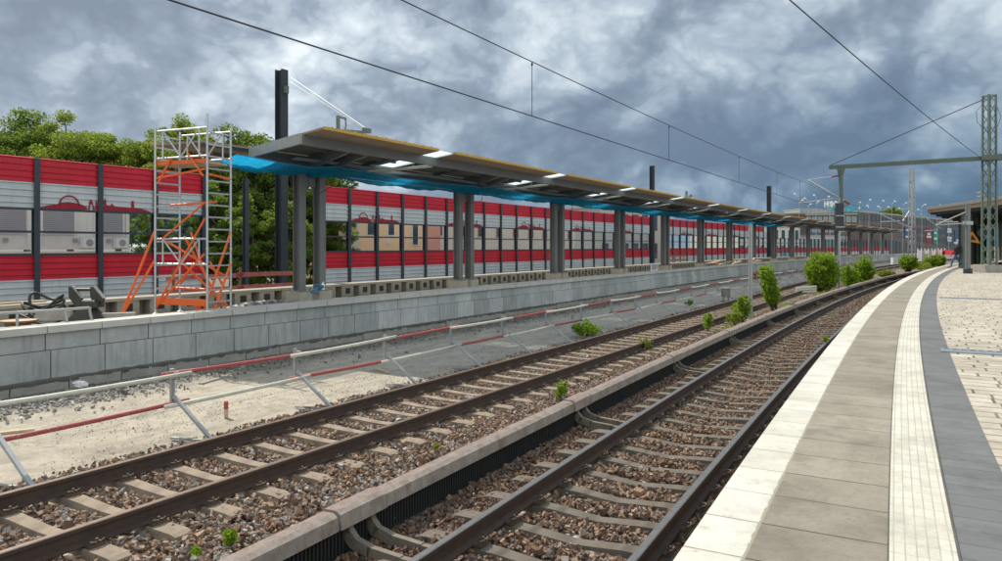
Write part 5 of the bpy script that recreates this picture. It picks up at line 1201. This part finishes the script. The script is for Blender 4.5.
bush(b(743, 323), 0.95, 0.42, 'bushy light green sapling touching the foot of the light grey pole', 'leaf_bush', 0.085, 14, 22, 'sapling', 'sapling', shape='col')
bush(b(733, 327), 0.55, 0.5, 'low pale green weeds left of the light grey pole', 'leaf_yellow', 0.07, 10, 28, 'sapling', 'sapling', shape='col')
bush(b(586, 336), 0.45, 0.85, 'flat bright green bush growing at the pipe fence', 'leaf_bush', 0.07, 26, 23)
bush(b(561, 401), 0.36, 0.20, 'small green weed beside the conductor rail in the middle', 'leaf_bush', 0.045, 7, 24, 'weed', 'weed', shape='col')
bush(b(645, 352), 0.42, 0.28, 'thin reddish-green weed between the rails of the far track', 'leaf_yellow', 0.05, 6, 25, 'weed', 'weed', shape='col', dens=0.4)
bush(b(436, 452), 0.13, 0.08, 'tiny yellow-green sprout in the ballast at the conductor rail', 'leaf_yellow', 0.035, 4, 26, 'weed', 'weed', shape='col')
bush(b(232, 547), 0.16, 0.10, 'tiny green sprout in the ballast near the bottom left', 'leaf_bush', 0.035, 4, 27, 'weed', 'weed', shape='col')
bush(b(196, 558), 0.07, 0.16, 'tuft of moss green weed at the bottom left corner', 'leaf_bush', 0.03, 6, 29, 'weed', 'weed', shape='col')
bush(b(688, 306), 0.30, 0.4, 'small weed at the far edge of the pipe fence', 'leaf_bush', 0.07, 7, 30, 'weed', 'weed', shape='col')
bush(b(735, 311), 0.30, 0.5, 'low weed right of the conductor rail near the pole', 'leaf_bush', 0.06, 8, 31, 'weed', 'weed', shape='col')
bush(b(826, 342, .0), 0.18, 0.1, 'tiny weed growing at the near platform edge', 'leaf_bush', 0.05, 4, 32, 'weed', 'weed', shape='col')

n = 2600; s_ = rng.uniform(22, 78, n); d_ = 5.55 + rng.normal(0, 0.22, n); kk = (np.sin(s_ * 1.7) + np.sin(s_ * 0.6 + 1) + rng.normal(0, 0.5, n)) > 0.5; s_ = s_[kk]; d_ = d_[kk]; n = len(s_)
k_ = np.maximum(0, s_ - 45); P = s_[:, None] * tn + (d_ - (s_ - 24) ** 2 / 1700)[:, None] * nn; P[:, 2] = -0.22 + np.abs(rng.normal(0, 0.10, n))
o = leafmesh('ground_weeds', P, rng.uniform(0.05, 0.14, n), 'leaf_yellow'); tag(o, 'low yellow-green weeds spreading along the strip between the two tracks', 'weeds', kind='stuff')
# ---------------------------------------------------------------- buildings
def block_building(name, label, p0, p1, depth, z0, z1, mt, floors, cols, wmat, parapet=0.5, winw=0.6, winh=0.55, roofmat='render_grey', frame='white_paint', maxw=100, cat='building', grp=None, pitched=False):
    """p0->p1 is the facade line seen by the viewer; the body lies behind it"""
    p0 = Vector(p0); p1 = Vector(p1); d = (p1 - p0); L = d.length; x = d / L; y = Vector((-x.y, x.x, 0))
    if y.y < 0: y = -y
    root = empty(name, Vector((p0.x, p0.y, z0)), label, cat, grp)
    def P(u, v, z): return Vector((p0.x, p0.y, 0)) + x * u + y * v + UP * z
    m = MB(); m.hexa([P(0, 0, z0), P(L, 0, z0), P(0, depth, z0), P(L, depth, z0), P(0, 0, z1), P(L, 0, z1), P(0, depth, z1), P(L, depth, z1)]); fix_normals(m.build('wall', mt, root))
    m = MB()
    if pitched:
        hr = 2.2; m.add([P(-0.4, -0.5, z1 + 0.003), P(L + 0.4, -0.5, z1 + 0.003), P(L + 0.4, depth + 0.5, z1 + 0.003), P(-0.4, depth + 0.5, z1 + 0.003), P(-0.4, depth / 2, z1 + hr), P(L + 0.4, depth / 2, z1 + hr)], [(0, 1, 5, 4), (2, 3, 4, 5), (0, 4, 3), (1, 2, 5), (0, 3, 2, 1)])
    else:
        m.hexa([P(-0.15, -0.15, z1 + 0.003), P(L + 0.15, -0.15, z1 + 0.003), P(-0.15, depth, z1 + 0.003), P(L + 0.15, depth, z1 + 0.003), P(-0.15, -0.15, z1 + parapet), P(L + 0.15, -0.15, z1 + parapet), P(-0.15, depth, z1 + parapet), P(L + 0.15, depth, z1 + parapet)])
    fix_normals(m.build('roof', roofmat, root))
    fh = (z1 - z0) / floors; cw = L / cols; cnt = 0; rest = MB()
    for f in range(floors - 1, -1, -1):
        for c in range(cols):
            u = (c + 0.5) * cw; zc = z0 + (f + 0.52) * fh; w = cw * winw; h = fh * winh
            if cnt < maxw:
                m = MB(); m.box(P(u, -0.02, zc), (w + 0.16, 0.10, h + 0.16), ax=(x, y, UP)); wo = m.build('window', frame, root)
                g = MB(); g.box(P(u, -0.055, zc), (w, 0.06, h), ax=(x, y, UP)); g.build('pane', wmat, wo)
            else: rest.box(P(u, -0.02, zc), (w, 0.10, h), ax=(x, y, UP))
            cnt += 1
    if rest.v: o = rest.build('windows_far', wmat, root); o['kind'] = 'stuff'
    return root, P, x, y, L
G3 = lambda px, Y: Vector(((px - 501) / 724 * Y, Y, 0))
r1, P1, x1, y1, L1 = block_building('brick_building', 'long grey-brown brick building with rows of narrow windows behind the tracks', G3(858, 246), Vector((250, 376, 0)), 30, -0.3, 14.0, 'brick_grey', 4, 46, 'window_dark', 0.5, 0.42, 0.62, frame='brick_grey')
r2, P2, x2, y2, L2 = block_building('brick_building', 'brick building wing with wide pale windows left of the green drop post', G3(806, 252), G3(857.5, 245), 30, -0.3, 13.1, 'brick_grey', 4, 9, 'window_pale', 0.5, 0.6, 0.5, frame='white_paint')
m = MB()
for k in range(7): m.box(P2(8.5 + k * 1.4, 1.5, 15.0), (1.0, 0.2, 1.6 - 0.3 * (k % 2)), ax=(x2, y2, UP))
m.box(P2(12.7, 1.6, 14.4), (9.6, 0.2, 0.25), ax=(x2, y2, UP)); m.build('roof_sign', 'teal_sign', r2)
r3, *_ = block_building('office_tower', 'pale glazed office block with flat roof rising above the canopy', G3(800, 320), G3(851, 320), 18, 0, 18.6, 'render_grey', 6, 12, 'window_pale', 0.4, 0.85, 0.6, roofmat='render_grey')
m = MB()
for k, px in enumerate((825, 828.5, 832.5, 836.5)):
    q = G3(px, 318)
    m.box(q + UP * 20.9, (0.35, 0.3, 2.6)); m.box(q + Vector((1.2, 0, 20.9)), (0.35, 0.3, 2.6)); m.bar(q + Vector((0, 0, 22.0)), q + Vector((1.2, 0, 19.9 + (k % 2))), 0.3, 0.35)
m.build('roof_letters', 'white_paint', r3)
block_building('beige_building', 'beige modern building with tall windows seen between the far columns', G3(738, 165), G3(800, 170), 20, -0.3, 6.8, 'house_pale', 2, 9, 'window_dark', 0.3, 0.5, 0.6)
block_building('grey_building', 'grey rendered building with dark windows behind the barrier gap', G3(600, 96), G3(668, 104), 14, -0.3, 7.6, 'render_grey', 2, 7, 'window_dark', 0.3, 0.5, 0.5, frame='mast_dark')
block_building('station_annexe', 'low glazed building with a blue band seen below the far canopy', G3(808, 175), G3(836, 180), 12, -0.3, 5.2, 'render_grey', 1, 7, 'window_pale', 0.3, 0.85, 0.6, roofmat='sign_blue')
block_building('pale_house', 'pale pink and cream terrace with orange shutters seen through the glass strips', G3(426, 56), G3(575, 84), 10, -0.3, 5.3, 'house_pale', 2, 9, 'window_dark', 0.3, 0.28, 0.45, roofmat='roof_tile', pitched=False, frame='shutter_orange')
m = MB(); 
# wedge-shaped brick ramp building in front of the long one
a = G3(884, 172); b_ = G3(936, 196); dd = (b_ - a); y_ = Vector((-dd.y, dd.x, 0)).normalized() * 8
rw = empty('brick_ramp_building', a, 'low brick building with a sloping roofline before the long brick block', 'building')
m.hexa([a + UP * -0.3, b_ + UP * -0.3, a + y_ + UP * -0.3, b_ + y_ + UP * -0.3, a + UP * 5.3, b_ + UP * 2.6, a + y_ + UP * 5.3, b_ + y_ + UP * 2.6]); fix_normals(m.build('wall', 'brick_grey', rw))
for k in range(16):
    t = (k + 0.5) / 16; q = a.lerp(b_, t); top = 4.0 - 2.4 * t; m = MB(); m.box(q + UP * (top / 2 + 0.4) - y_ * 0.004, (dd.length / 16 * 0.4, 0.1, max(0.6, top - 0.6)), ax=(dd.normalized(), y_.normalized(), UP)); m.build('window', 'window_dark', rw)
# banners on the long brick facade
def banner(px, w, z0, z1, mt, lab, stripe=None):
    u_ = (px - 501) / 724; p0 = G3(858, 246); dv = x1; t = (p0.x - u_ * p0.y) / (u_ * dv.y - dv.x); q = p0 + dv * t - y1 * 0.2
    r_ = empty('facade_banner', q + UP * z0, lab, 'banner', 'tall banners hanging on the brick building')
    m = MB(); m.box(q + UP * (z0 + z1) / 2, (w, 0.06, z1 - z0), ax=(x1, y1, UP)); m.build('cloth', mt, r_)
    if stripe:
        m = MB()
        for (zz, ww) in stripe: m.box(q - y1 * 0.05 + UP * (z0 + (z1 - z0) * zz), (w * ww, 0.04, (z1 - z0) * 0.12), ax=(x1, y1, UP))
        m.build('print', 'white_paint', r_)
banner(907, 7.0, 3.5, 10.0, 'sign_blue', 'blue and white banner left of the slender lattice mast', ((0.4, .7), (.15, .7), (.8, .5)))
banner(928.5, 8.4, 3.2, 10.2, 'sign_red', 'red banner with a white band on the brick building', ((0.45, .8), (.62, .5)))
banner(935.3, 7.8, 3.2, 10.2, 'sign_green', 'green banner next to the red one on the brick building', ((0.35, .7), (.7, .5)))
banner(949, 9.5, 3.0, 11.0, 'sign_blue', 'dark blue banner with white panels, nearest the walking person', ((0.25, .7), (.4, .8), (.75, .8), (.88, .7)))
banner(957, 9, 3.0, 10.0, 'sign_blue', 'plain dark blue banner right of the one with white panels', ((.3, .4),))
# beige house behind the barrier
rh, Ph, xh, yh, Lh = block_building('beige_house', 'warm beige rendered house with white framed windows seen through the glass strips', G3(349, 47), G3(425, 51), 9, -0.3, 5.4, 'house_beige', 1, 1, 'window_dark', 0.3, 0.01, 0.01, roofmat='roof_tile', pitched=False)
for px, w, z0, z1 in ((371, .55, 3.2, 4.05), (391, .45, 3.2, 4.0), (415, .42, 2.55, 3.9)):
    q = G3(px, 47.0 + (px - 349) * 4 / 76); q.y -= 0.06; m = MB(); m.box(q + UP * (z0 + z1) / 2, (w + 0.14, 0.1, z1 - z0 + 0.14), ax=(xh, yh, UP)); wo = m.build('window', 'white_paint', rh); g = MB(); g.box(q + UP * (z0 + z1) / 2 - yh * 0.04, (w, 0.06, z1 - z0), ax=(xh, yh, UP)); g.build('pane', 'window_dark', wo)
m = MB(); q = G3(353, 46.8); m.box(q + UP * 2.6, (0.7, 0.3, 5.6), ax=(xh, yh, UP)); m.build('corner_bay', 'house_pale', rh)
m = MB(); q = G3(432, 52); m.box(q + UP * 2.5, (1.1, 0.5, 5.4), ax=(xh, yh, UP)); o = m.build('house_front', 'house_pink', None, q); tag(o, 'narrow pink house front between the beige house and the terrace', 'house')

# site office containers behind the left barrier
def containers():
    def cont(px0, px1, z0, lab, ac=True, win=(0.25, 0.75)):
        a = F(0, 0, 0); d = 30.0
        def k(px): u = (px - 501) / 724; return d * (0.8563 + 0.5165 * u) / (0.5165 - 0.8563 * u)
        s0, s1 = k(px0), k(px1); L = s1 - s0
        root = empty('site_container', F(s0, d, z0), lab, 'container', 'white site office containers'); rz = rotF(s0)
        m = MB(); m.box(F((s0 + s1) / 2, d + 1.25, z0 + 1.27), (L - 0.04, 2.4, 2.5), rz)
        m.build('body', 'container_white', root)
        m = MB()
        for s in (s0 + 0.08, s1 - 0.08): m.box(F(s, d + 0.02, z0 + 1.27), (0.14, 0.1, 2.54), rz)
        for z in (0.08, 2.46): m.box(F((s0 + s1) / 2, d + 0.025, z0 + z), (L - 0.3, 0.09, 0.14), rz)
        m.build('frame', 'container_white', root)
        w0 = s0 + L * win[0]; w1 = s0 + L * win[1]
        m = MB(); m.box(F((w0 + w1) / 2, d + 0.02, z0 + 1.10), (w1 - w0 + 0.12, 0.06, 0.98), rz); wo = m.build('window', 'white_paint', root)
        m = MB()
        for i in range(12): m.box(F((w0 + w1) / 2, d - 0.02, z0 + 0.68 + 0.076 * i), (w1 - w0, 0.03, 0.064), rz)
        m.build('shutter', 'shutter_grey', wo)
        m = MB(); m.box(F((w0 + w1) / 2, d + 0.03, z0 + 1.66), (0.38, 0.03, 0.05), rz); m.build('red_tag', 'sign_red', root)
        m = MB(); m.box(F(s1 - 0.9, d - 0.01, z0 + 0.38), (0.16, 0.05, 0.14), rz); m.build('socket_box', 'shutter_grey', root)
        if ac:
            m = MB(); m.box(F(s1 - 0.45, d - 0.12, z0 + 0.28), (0.52, 0.26, 0.42), rz); o = m.build('air_conditioner', 'white_paint', root)
            m = MB()
            for t in range(24):
                aa = 2 * math.pi * t / 24; ab = aa + 2 * math.pi / 24
            c = F(s1 - 0.45, d - 0.255, z0 + 0.28); T = F(1, 0) - F(0, 0)
            m.add([c + (T * math.cos(2 * math.pi * t / 16) + UP * math.sin(2 * math.pi * t / 16)) * 0.15 for t in range(16)], [tuple(range(16))]); m.build('fan', 'shutter_grey', o)
    cont(-50, 31, 2.3, 'white site container at the picture edge, upper row, left of the slim post', False, (0.3, 0.93))
    cont(33, 97, 2.3, 'white site container behind the domed skyline print, upper row', True, (0.14, 0.62))
    cont(97.5, 129, 2.3, 'shorter white site container behind the tower skyline print, upper row', True, (0.1, 0.78))
    cont(-50, 31, -0.3, 'white site container in the lower row at the picture edge', False)
    cont(33, 97, -0.3, 'white site container in the lower row, second from the picture edge', False)
    cont(97.5, 129, -0.3, 'short white site container at the right end of the lower row', False)
containers()

# street lamps in the distance
lamps = [(799, 195), (808, 199), (816, 196), (830, 197), (860, 202), (869, 200), (881, 201), (892, 202), (903, 203), (922, 204), (937, 205), (790, 206), (950, 210)]
tops = [195, 199, 196, 197, 203, 200.5, 201.5, 202.5, 203.4, 205, 205, 200, 204]
tops = [194, 198, 195, 197, 202, 200.5, 201.2, 202.2, 203.4, 205.4, 205, 200, 206]
proto = None
hh = [(195, 1), (199, 1), (196, 1), (197, 1), (203, 1)]
def lamp_proto():
    root = empty('street_lamp', (0, 0, 0), 'x', 'street lamp', 'twin-headed street lamps before the brick building', local=True)
    m = MB(); m.tube([(0, 0, -0.3), (0, 0, 12.0)], [0.07, 0.035], 6); m.build('pole', 'galvanised', root)
    for q, z in ((-1, 12.4), (1, 11.2)):
        m = MB(); m.tube([(0, 0, z - 0.5), (q * 0.5, 0, z)], 0.035, 5); m.lathe((q * 0.75, 0, z - 0.12), [(0, -0.05), (0.18, 0.0), (0.21, 0.14), (0.16, 0.28), (0, 0.32)], 8); m.build('lamp_head', 'white_paint', root)
    return root
proto = lamp_proto()
lamp_px = [(799, 195), (808, 199.5), (816.5, 196.5), (830, 198), (860, 203.5), (869, 201), (881, 202), (892, 202.5), (903, 204), (922, 205.5), (937, 206), (949, 206)]
desc = ['leftmost of the lamps, above the pale office block', 'second lamp from the left, above the office block edge', 'third lamp from the left, over the office block', 'lamp just left of the dark signal head', 'lamp just right of the green drop post', 'lamp left of the distant tree top, first of a close row', 'second lamp of the close row over the brick building', 'third lamp of the close row over the brick building', 'lamp beside the slender lattice mast, on its left', 'lamp right of the slender lattice mast', 'lamp at the corner of the hall roof', 'rightmost lamp, half behind the hall roof']
for i, (px, py) in enumerate(lamp_px):
    o = proto if i == 0 else copy_tree(proto)
    Y = 12.3 - 0.0; H = 246 - (py if py else 0); Yd = (12.2 - CZ) / (H + 0.0) * 724 * 1.0
    if Yd > 235: Yd = 235
    o.location = Vector(((px - 501) / 724 * Yd, Yd, 0)); o.rotation_euler = (0, 0, 0.3 * i); o['label'] = 'thin twin-headed street lamp, ' + desc[i]
# pale fence and low walls near the far right
m = MB(); a = G3(918, 120); b_ = G3(945, 128)
rf = empty('mesh_fence', a, 'pale construction fence panels behind the yellow-green scrub', 'fence')
for k in range(9):
    q = a.lerp(b_, k / 8); m = MB(); m.box(q + UP * 0.85, (0.12, 0.12, 2.4)); m.build('post', 'white_paint', rf)
    if k < 8: q2 = a.lerp(b_, (k + .5) / 8); m = MB(); m.box(q2 + UP * 0.9, ((b_ - a).length / 8 * (0.9 if k % 2 else 0.6), 0.05, 1.7), ax=((b_ - a).normalized(), Vector((0, 1, 0)), UP)); m.build('panel', 'render_grey' if k % 2 else 'white_paint', rf)
rb = empty('red_barrier_board', G3(954, 118), 'low red hoarding seen just left of the walking person', 'hoarding'); m = MB(); a = G3(942, 130); b_ = G3(955, 118); m.bar(a + UP * 1.35, b_ + UP * 1.35, 0.1, 0.8); m.build('board', 'barrier_red', rb)
# distant tree tops
tree(G3(891, 300) + UP * -0.3, 19.0, 7, 8, 'distant round tree top above the brick building left of the lattice mast', 'leaf_tree', leaf=0.9, dens=0.5, seed=90, grp='distant trees')

# ---------------------------------------------------------------- station hall on the right platform
def hall():
    s0 = 57.0; root = empty('station_hall', N(s0, -2, 0.95), 'dark station hall roof on grey columns over the far end of the right platform', 'station hall')
    # butterfly roof, end edge faces us
    m = MB(); m.sweep(N, s0, 135, 3.0, [(-1.35, 4.70), (-1.35, 4.95), (-5.8, 5.55), (-14, 5.9), (-14, 5.6), (-5.8, 5.15)]); fix_normals(m.build('roof', 'roof_underside', root))
    m = MB(); v = []
    for (o0, z0, o1, z1) in ((-1.30, 4.88, -5.8, 5.50), (-5.8, 5.50, -14, 5.85)):
        m.hexa([N(s0 - 0.15, o0, z0), N(s0 - 0.15, o1, z1), N(s0 - 0.03, o0, z0), N(s0 - 0.03, o1, z1), N(s0 - 0.15, o0, z0 + 0.22), N(s0 - 0.15, o1, z1 + 0.22), N(s0 - 0.03, o0, z0 + 0.22), N(s0 - 0.03, o1, z1 + 0.22)])
    m.sweep(N, s0 - 0.1, 135, 3, [(-1.30, 4.9), (-1.30, 5.1), (-1.345, 5.1), (-1.345, 4.9)])
    fix_normals(m.build('fascia', 'steel_light', root))
    for k in range(9):
        for off in (-3.35,):
            s = s0 + 1.0 + 7 * k; m = MB(); m.tube([N(s, off, 0.94), N(s, off, 5.2)], 0.16, 10); m.build('column', 'mast_green', root)
        s = s0 + 0.4 + 4 * k; m = MB(); m.bar(N(s, -1.5, 4.66), N(s, -6, 5.05), 0.1, 0.2); m.build('roof_beam', 'mast_dark', root)
    for k in range(5):
        s = s0 + 4 + 4.0 * k; m = MB(); m.box(N(s, -3.1, 2.6), (3.2, 0.2, 3.3), rotN(s)); m.build('wall_panel', 'mast_dark', root)
    m = MB(); m.sweep(N, 62, 130, 4, [(-11.5, 0.95), (-11.5, 5.5), (-11.8, 5.5), (-11.8, 0.95)]); m.build('back_wall', 'machine_dark', root)
    m = MB(); m.box(N(128, -6.5, 3.2), (0.3, 12, 5), rotN(128)); m.build('end_wall', 'brown_timber', root)
    return root
hall()
# platform pole with bracket, triangle sign, clock
p = at(968, 273.5, z=0.95); root = empty('platform_pole', p, 'dark grey pole with bracket arms standing beside the walking person', 'pole')
m = MB(); m.tube([p, p + UP * 3.75], 0.13, 12); m.build('shaft', 'steel_grey', root); m = MB(); m.lathe(p, [(0.22, 0), (0.22, 0.25), (0.13, 0.3)], 10); m.build('base', 'mast_dark', root)
m = MB(); L_v = Vector((-1.45, 0.5, 0)); m.tube([p + UP * 3.4, p + UP * 2.66 + L_v], 0.03, 8); m.tube([p + UP * 2.75, p + UP * 2.66 + L_v], 0.03, 8); m.box(p + UP * 2.75, (0.36, 0.36, 0.2)); m.build('bracket', 'galvanised', root)
c = N(64, -5.2, 3.3); c = at(973, 237, Y=50); root = empty('warning_sign', c, 'orange triangular sign hanging under the station hall roof', 'sign')
m = MB(); m.poly([c + Vector((-0.5, 0, -0.28)), c + Vector((0.55, 0, -0.45)), c + Vector((-0.05, 0, 0.42))], Vector((0, 0.05, 0))); m.build('plate', 'sign_orange', root)
m = MB(); m.poly([c + Vector((-0.22, -0.004, -0.18)), c + Vector((0.26, -0.004, -0.25)), c + Vector((-0.02, -0.004, 0.16))], Vector((0, -0.003, 0))); m.build('symbol', 'black_rubber', root)
m = MB(); m.tube([c + UP * 0.4, c + UP * 1.9], 0.02, 6); m.build('hanger', 'mast_dark', root)
c = at(983.5, 232.5, Y=56); root = empty('station_clock', c, 'round pale clock hanging under the hall roof left of the green mast', 'clock')
def disc(c, r, th): m = MB(); n = 24; m.poly([c + Vector((r * math.cos(2 * math.pi * k / n), 0, r * math.sin(2 * math.pi * k / n))) for k in range(n)], Vector((0, th, 0))); return m
disc(c, 0.36, 0.18).build('face', 'steel_light', root); m = MB(); m.bar(c + Vector((0, -0.02, 0)), c + Vector((0.16, -0.02, 0.18)), 0.02, 0.03); m.bar(c + Vector((0, -0.02, 0)), c + Vector((-0.05, -0.02, -0.28)), 0.02, 0.03); m.build('hands', 'black_rubber', root)
m = MB(); m.tube([c + Vector((0, .09, .35)), c + Vector((0, .09, 1.9))], 0.03, 6); m.build('hanger', 'mast_dark', root)
# antenna on hall roof
p = N(78, -6.0, 5.6); p = at(981, 206, Y=66); root = empty('roof_antenna', p, 'thin dark antenna mast on the station hall roof', 'antenna')
m = MB(); m.tube([p - UP * 0.3, p + UP * 1.4], 0.05, 6); m.build('pole', 'galvanised', root)
for k in range(3): m = MB(); m.tube([p + Vector((-0.35, 0, 0.5 + 0.35 * k)), p + Vector((0.35, 0, 0.6 + 0.35 * k))], 0.05, 6); m.build('element', 'galvanised', root)

# ---------------------------------------------------------------- people
def person(loc, rz, label, top, legs, hair, stride=0.3, h=1.75, cap=False, pack=False, arms=(0.1, -0.1), grp=None, jacket=True):
    k = h / 1.75
    V = {}; E = []; 
    J = [('pelvis', (0, 0, .93), .15), ('waist', (0, -.01, 1.08), .135), ('chest', (0, 0, 1.30), .165), ('neck0', (0, 0.0, 1.47), .085), ('neck', (0, .01, 1.53), .055), ('head0', (0, .015, 1.60), .075), ('head', (0, .02, 1.67), .098), ('crown', (0, .01, 1.75), .065)]
    for sd, nm, st, ar in ((-1, 'l', stride, arms[0]), (1, 'r', -stride, arms[1])):
        J += [(nm + 'hip', (sd * .10, 0, .88), .105), (nm + 'knee', (sd * .11, st * .55 + .05, .49), .068), (nm + 'calf', (sd * .11, st * .8, .33), .066), (nm + 'ankle', (sd * .11, st * 1.05 - .04, .09), .045), (nm + 'toe', (sd * .13, st * 1.05 + .15, .04), .04),
              (nm + 'sho', (sd * .19, 0, 1.42), .07), (nm + 'elb', (sd * .26, ar * .6 - .03, 1.15), .05), (nm + 'wri', (sd * .25, ar * 1.4 + .05, .93), .033), (nm + 'hand', (sd * .25, ar * 1.5 + .08, .84), .038)]
    idx = {j[0]: i for i, j in enumerate(J)}
    ch = [('pelvis', 'waist'), ('waist', 'chest'), ('chest', 'neck0'), ('neck0', 'neck'), ('neck', 'head0'), ('head0', 'head'), ('head', 'crown')]
    for nm in 'lr': ch += [('pelvis', nm + 'hip'), (nm + 'hip', nm + 'knee'), (nm + 'knee', nm + 'calf'), (nm + 'calf', nm + 'ankle'), (nm + 'ankle', nm + 'toe'), ('chest', nm + 'sho'), (nm + 'sho', nm + 'elb'), (nm + 'elb', nm + 'wri'), (nm + 'wri', nm + 'hand')]
    pts = [tuple(c * k for c in j[1]) for j in J]; eds = [(idx[a], idx[b]) for a, b in ch]; rad = [j[2] * k for j in J]
    for nm, sd in (('l', -1), ('r', 1)):      # fingers and thumb
        hx, hy, hz = J[idx[nm + 'hand']][1]
        for q in range(4):
            pts.append(((hx) * k, (hy + (-.03 + .02 * q)) * k, (hz - .03) * k)); rad.append(.011); eds.append((idx[nm + 'hand'], len(pts) - 1))
            pts.append(((hx - sd * .012) * k, (hy + (-.034 + .022 * q)) * k, (hz - .095 + .01 * abs(q - 1.5)) * k)); rad.append(.008); eds.append((len(pts) - 2, len(pts) - 1))
        pts.append(((hx - sd * .02) * k, (hy + .045) * k, (hz + .0) * k)); rad.append(.010); eds.append((idx[nm + 'hand'], len(pts) - 1))
        pts.append(((hx - sd * .03) * k, (hy + .055) * k, (hz - .05) * k)); rad.append(.008); eds.append((len(pts) - 2, len(pts) - 1))
    pts.append((0, .115 * k, 1.655 * k)); rad.append(.018); eds.append((idx['head'], len(pts) - 1))   # nose
    me = bpy.data.meshes.new('sk'); me.from_pydata(pts, eds, []); o = bpy.data.objects.new('sk', me); C.objects.link(o)
    sk = o.modifiers.new('s', 'SKIN'); 
    lay = me.skin_vertices[0] if me.skin_vertices else None
    if lay is None: raise RuntimeError('no skin layer')
    for i, r in enumerate(rad): lay.data[i].radius = (r, r * (0.8 if J[i][0] in ('chest', 'waist', 'pelvis') else 1.0) if i < len(J) else r)
    lay.data[0].use_root = True
    sb = o.modifiers.new('b', 'SUBSURF'); sb.levels = 1; sb.render_levels = 1
    dg = bpy.context.evaluated_depsgraph_get(); m2 = bpy.data.meshes.new_from_object(o.evaluated_get(dg)); bpy.data.objects.remove(o)
    m2.name = 'person'; m2.materials.clear()
    for q in (legs, top, 'skin', 'black_rubber'): m2.materials.append(M[q])
    for p in m2.polygons:
        c = p.center; z = c.z / k; p.use_smooth = True
        if z > 1.53: p.material_index = 2
        elif z > .98 or (abs(c.x / k) > .185 and z > .90): p.material_index = 1
        elif abs(c.x / k) > .20 and z > .7: p.material_index = 2
        elif z < .085: p.material_index = 3
        else: p.material_index = 0
    b = bpy.data.objects.new('person', m2); C.objects.link(b); b.location = loc; b.rotation_euler = (0, 0, rz); tag(b, label, 'person', grp)
    def part(nm, mb_, mt):
        mm = mb_.build(nm, mt); mm.parent = b; return mm
    m = MB()   # hair or cap shell
    m.lathe((0, .0, 1.68 * k), [(.108 * k, -.03), (.112 * k, .02), (.10 * k, .07), (.06 * k, .105), (0, .115)], 12)
    if cap: m.box((0, .13 * k, 1.70 * k), (.13, .10, .012)); part('cap', m, 'white_paint')
    else: part('hair', m, hair)
    if jacket:
        m = MB(); m.lathe((0, 0, 0), [(.205 * k, .90 * k), (.20 * k, 1.0 * k), (.185 * k, 1.1 * k), (.215 * k, 1.3 * k), (.20 * k, 1.42 * k), (.09 * k, 1.51 * k)], 14)
        m.v = [(v[0], v[1] * .72, v[2]) for v in m.v]; part('jacket', m, top)
    if pack:
        m = MB(); m.box((0, -.22 * k, 1.25 * k), (.30, .17, .44)); m.box((0, -.30 * k, 1.15 * k), (.22, .06, .2)); part('backpack', m, 'jacket_black')
    for e in (-1, 1):
        m = MB(); m.lathe((e * .035 * k, .108 * k, 1.685 * k), [(0, -.01), (.01, 0), (0, .01)], 6); part('eye', m, 'black_rubber')
    return b
p = at(956.5, 268.3, z=0.95); person(p, R(62), 'person in a white cap, black jacket and blue jeans striding along the platform', 'jacket_black', 'jeans', 'black_rubber', 0.34, 1.76, cap=True, pack=True, arms=(-.12, .14))
for k, (px, Y, rz, top, legs, lab, h) in enumerate(((978, 92, 3.0, 'cloth_red', 'jeans', 'distant person in a red top under the hall roof', 1.7), (982.5, 84, 2.0, 'jacket_black', 'jacket_black', 'distant person all in black under the hall roof', 1.78), (985.5, 78, 1.2, 'cloth_pale', 'jacket_black', 'distant person in a pale top beside the green mast', 1.72), (989.5, 86, 2.6, 'jacket_black', 'jeans', 'distant person in black seen through the green mast lattice', 1.74), (974, 96, 0.2, 'jacket_black', 'jacket_black', 'farthest dark-clothed person by the hall columns', 1.74))):
    person(tx(px, Y, 0.95), rz, lab, top, legs, 'black_rubber', 0.12, h, grp='people waiting under the hall roof')
for o in bpy.data.objects:
    if '_o' in o: del o['_o']
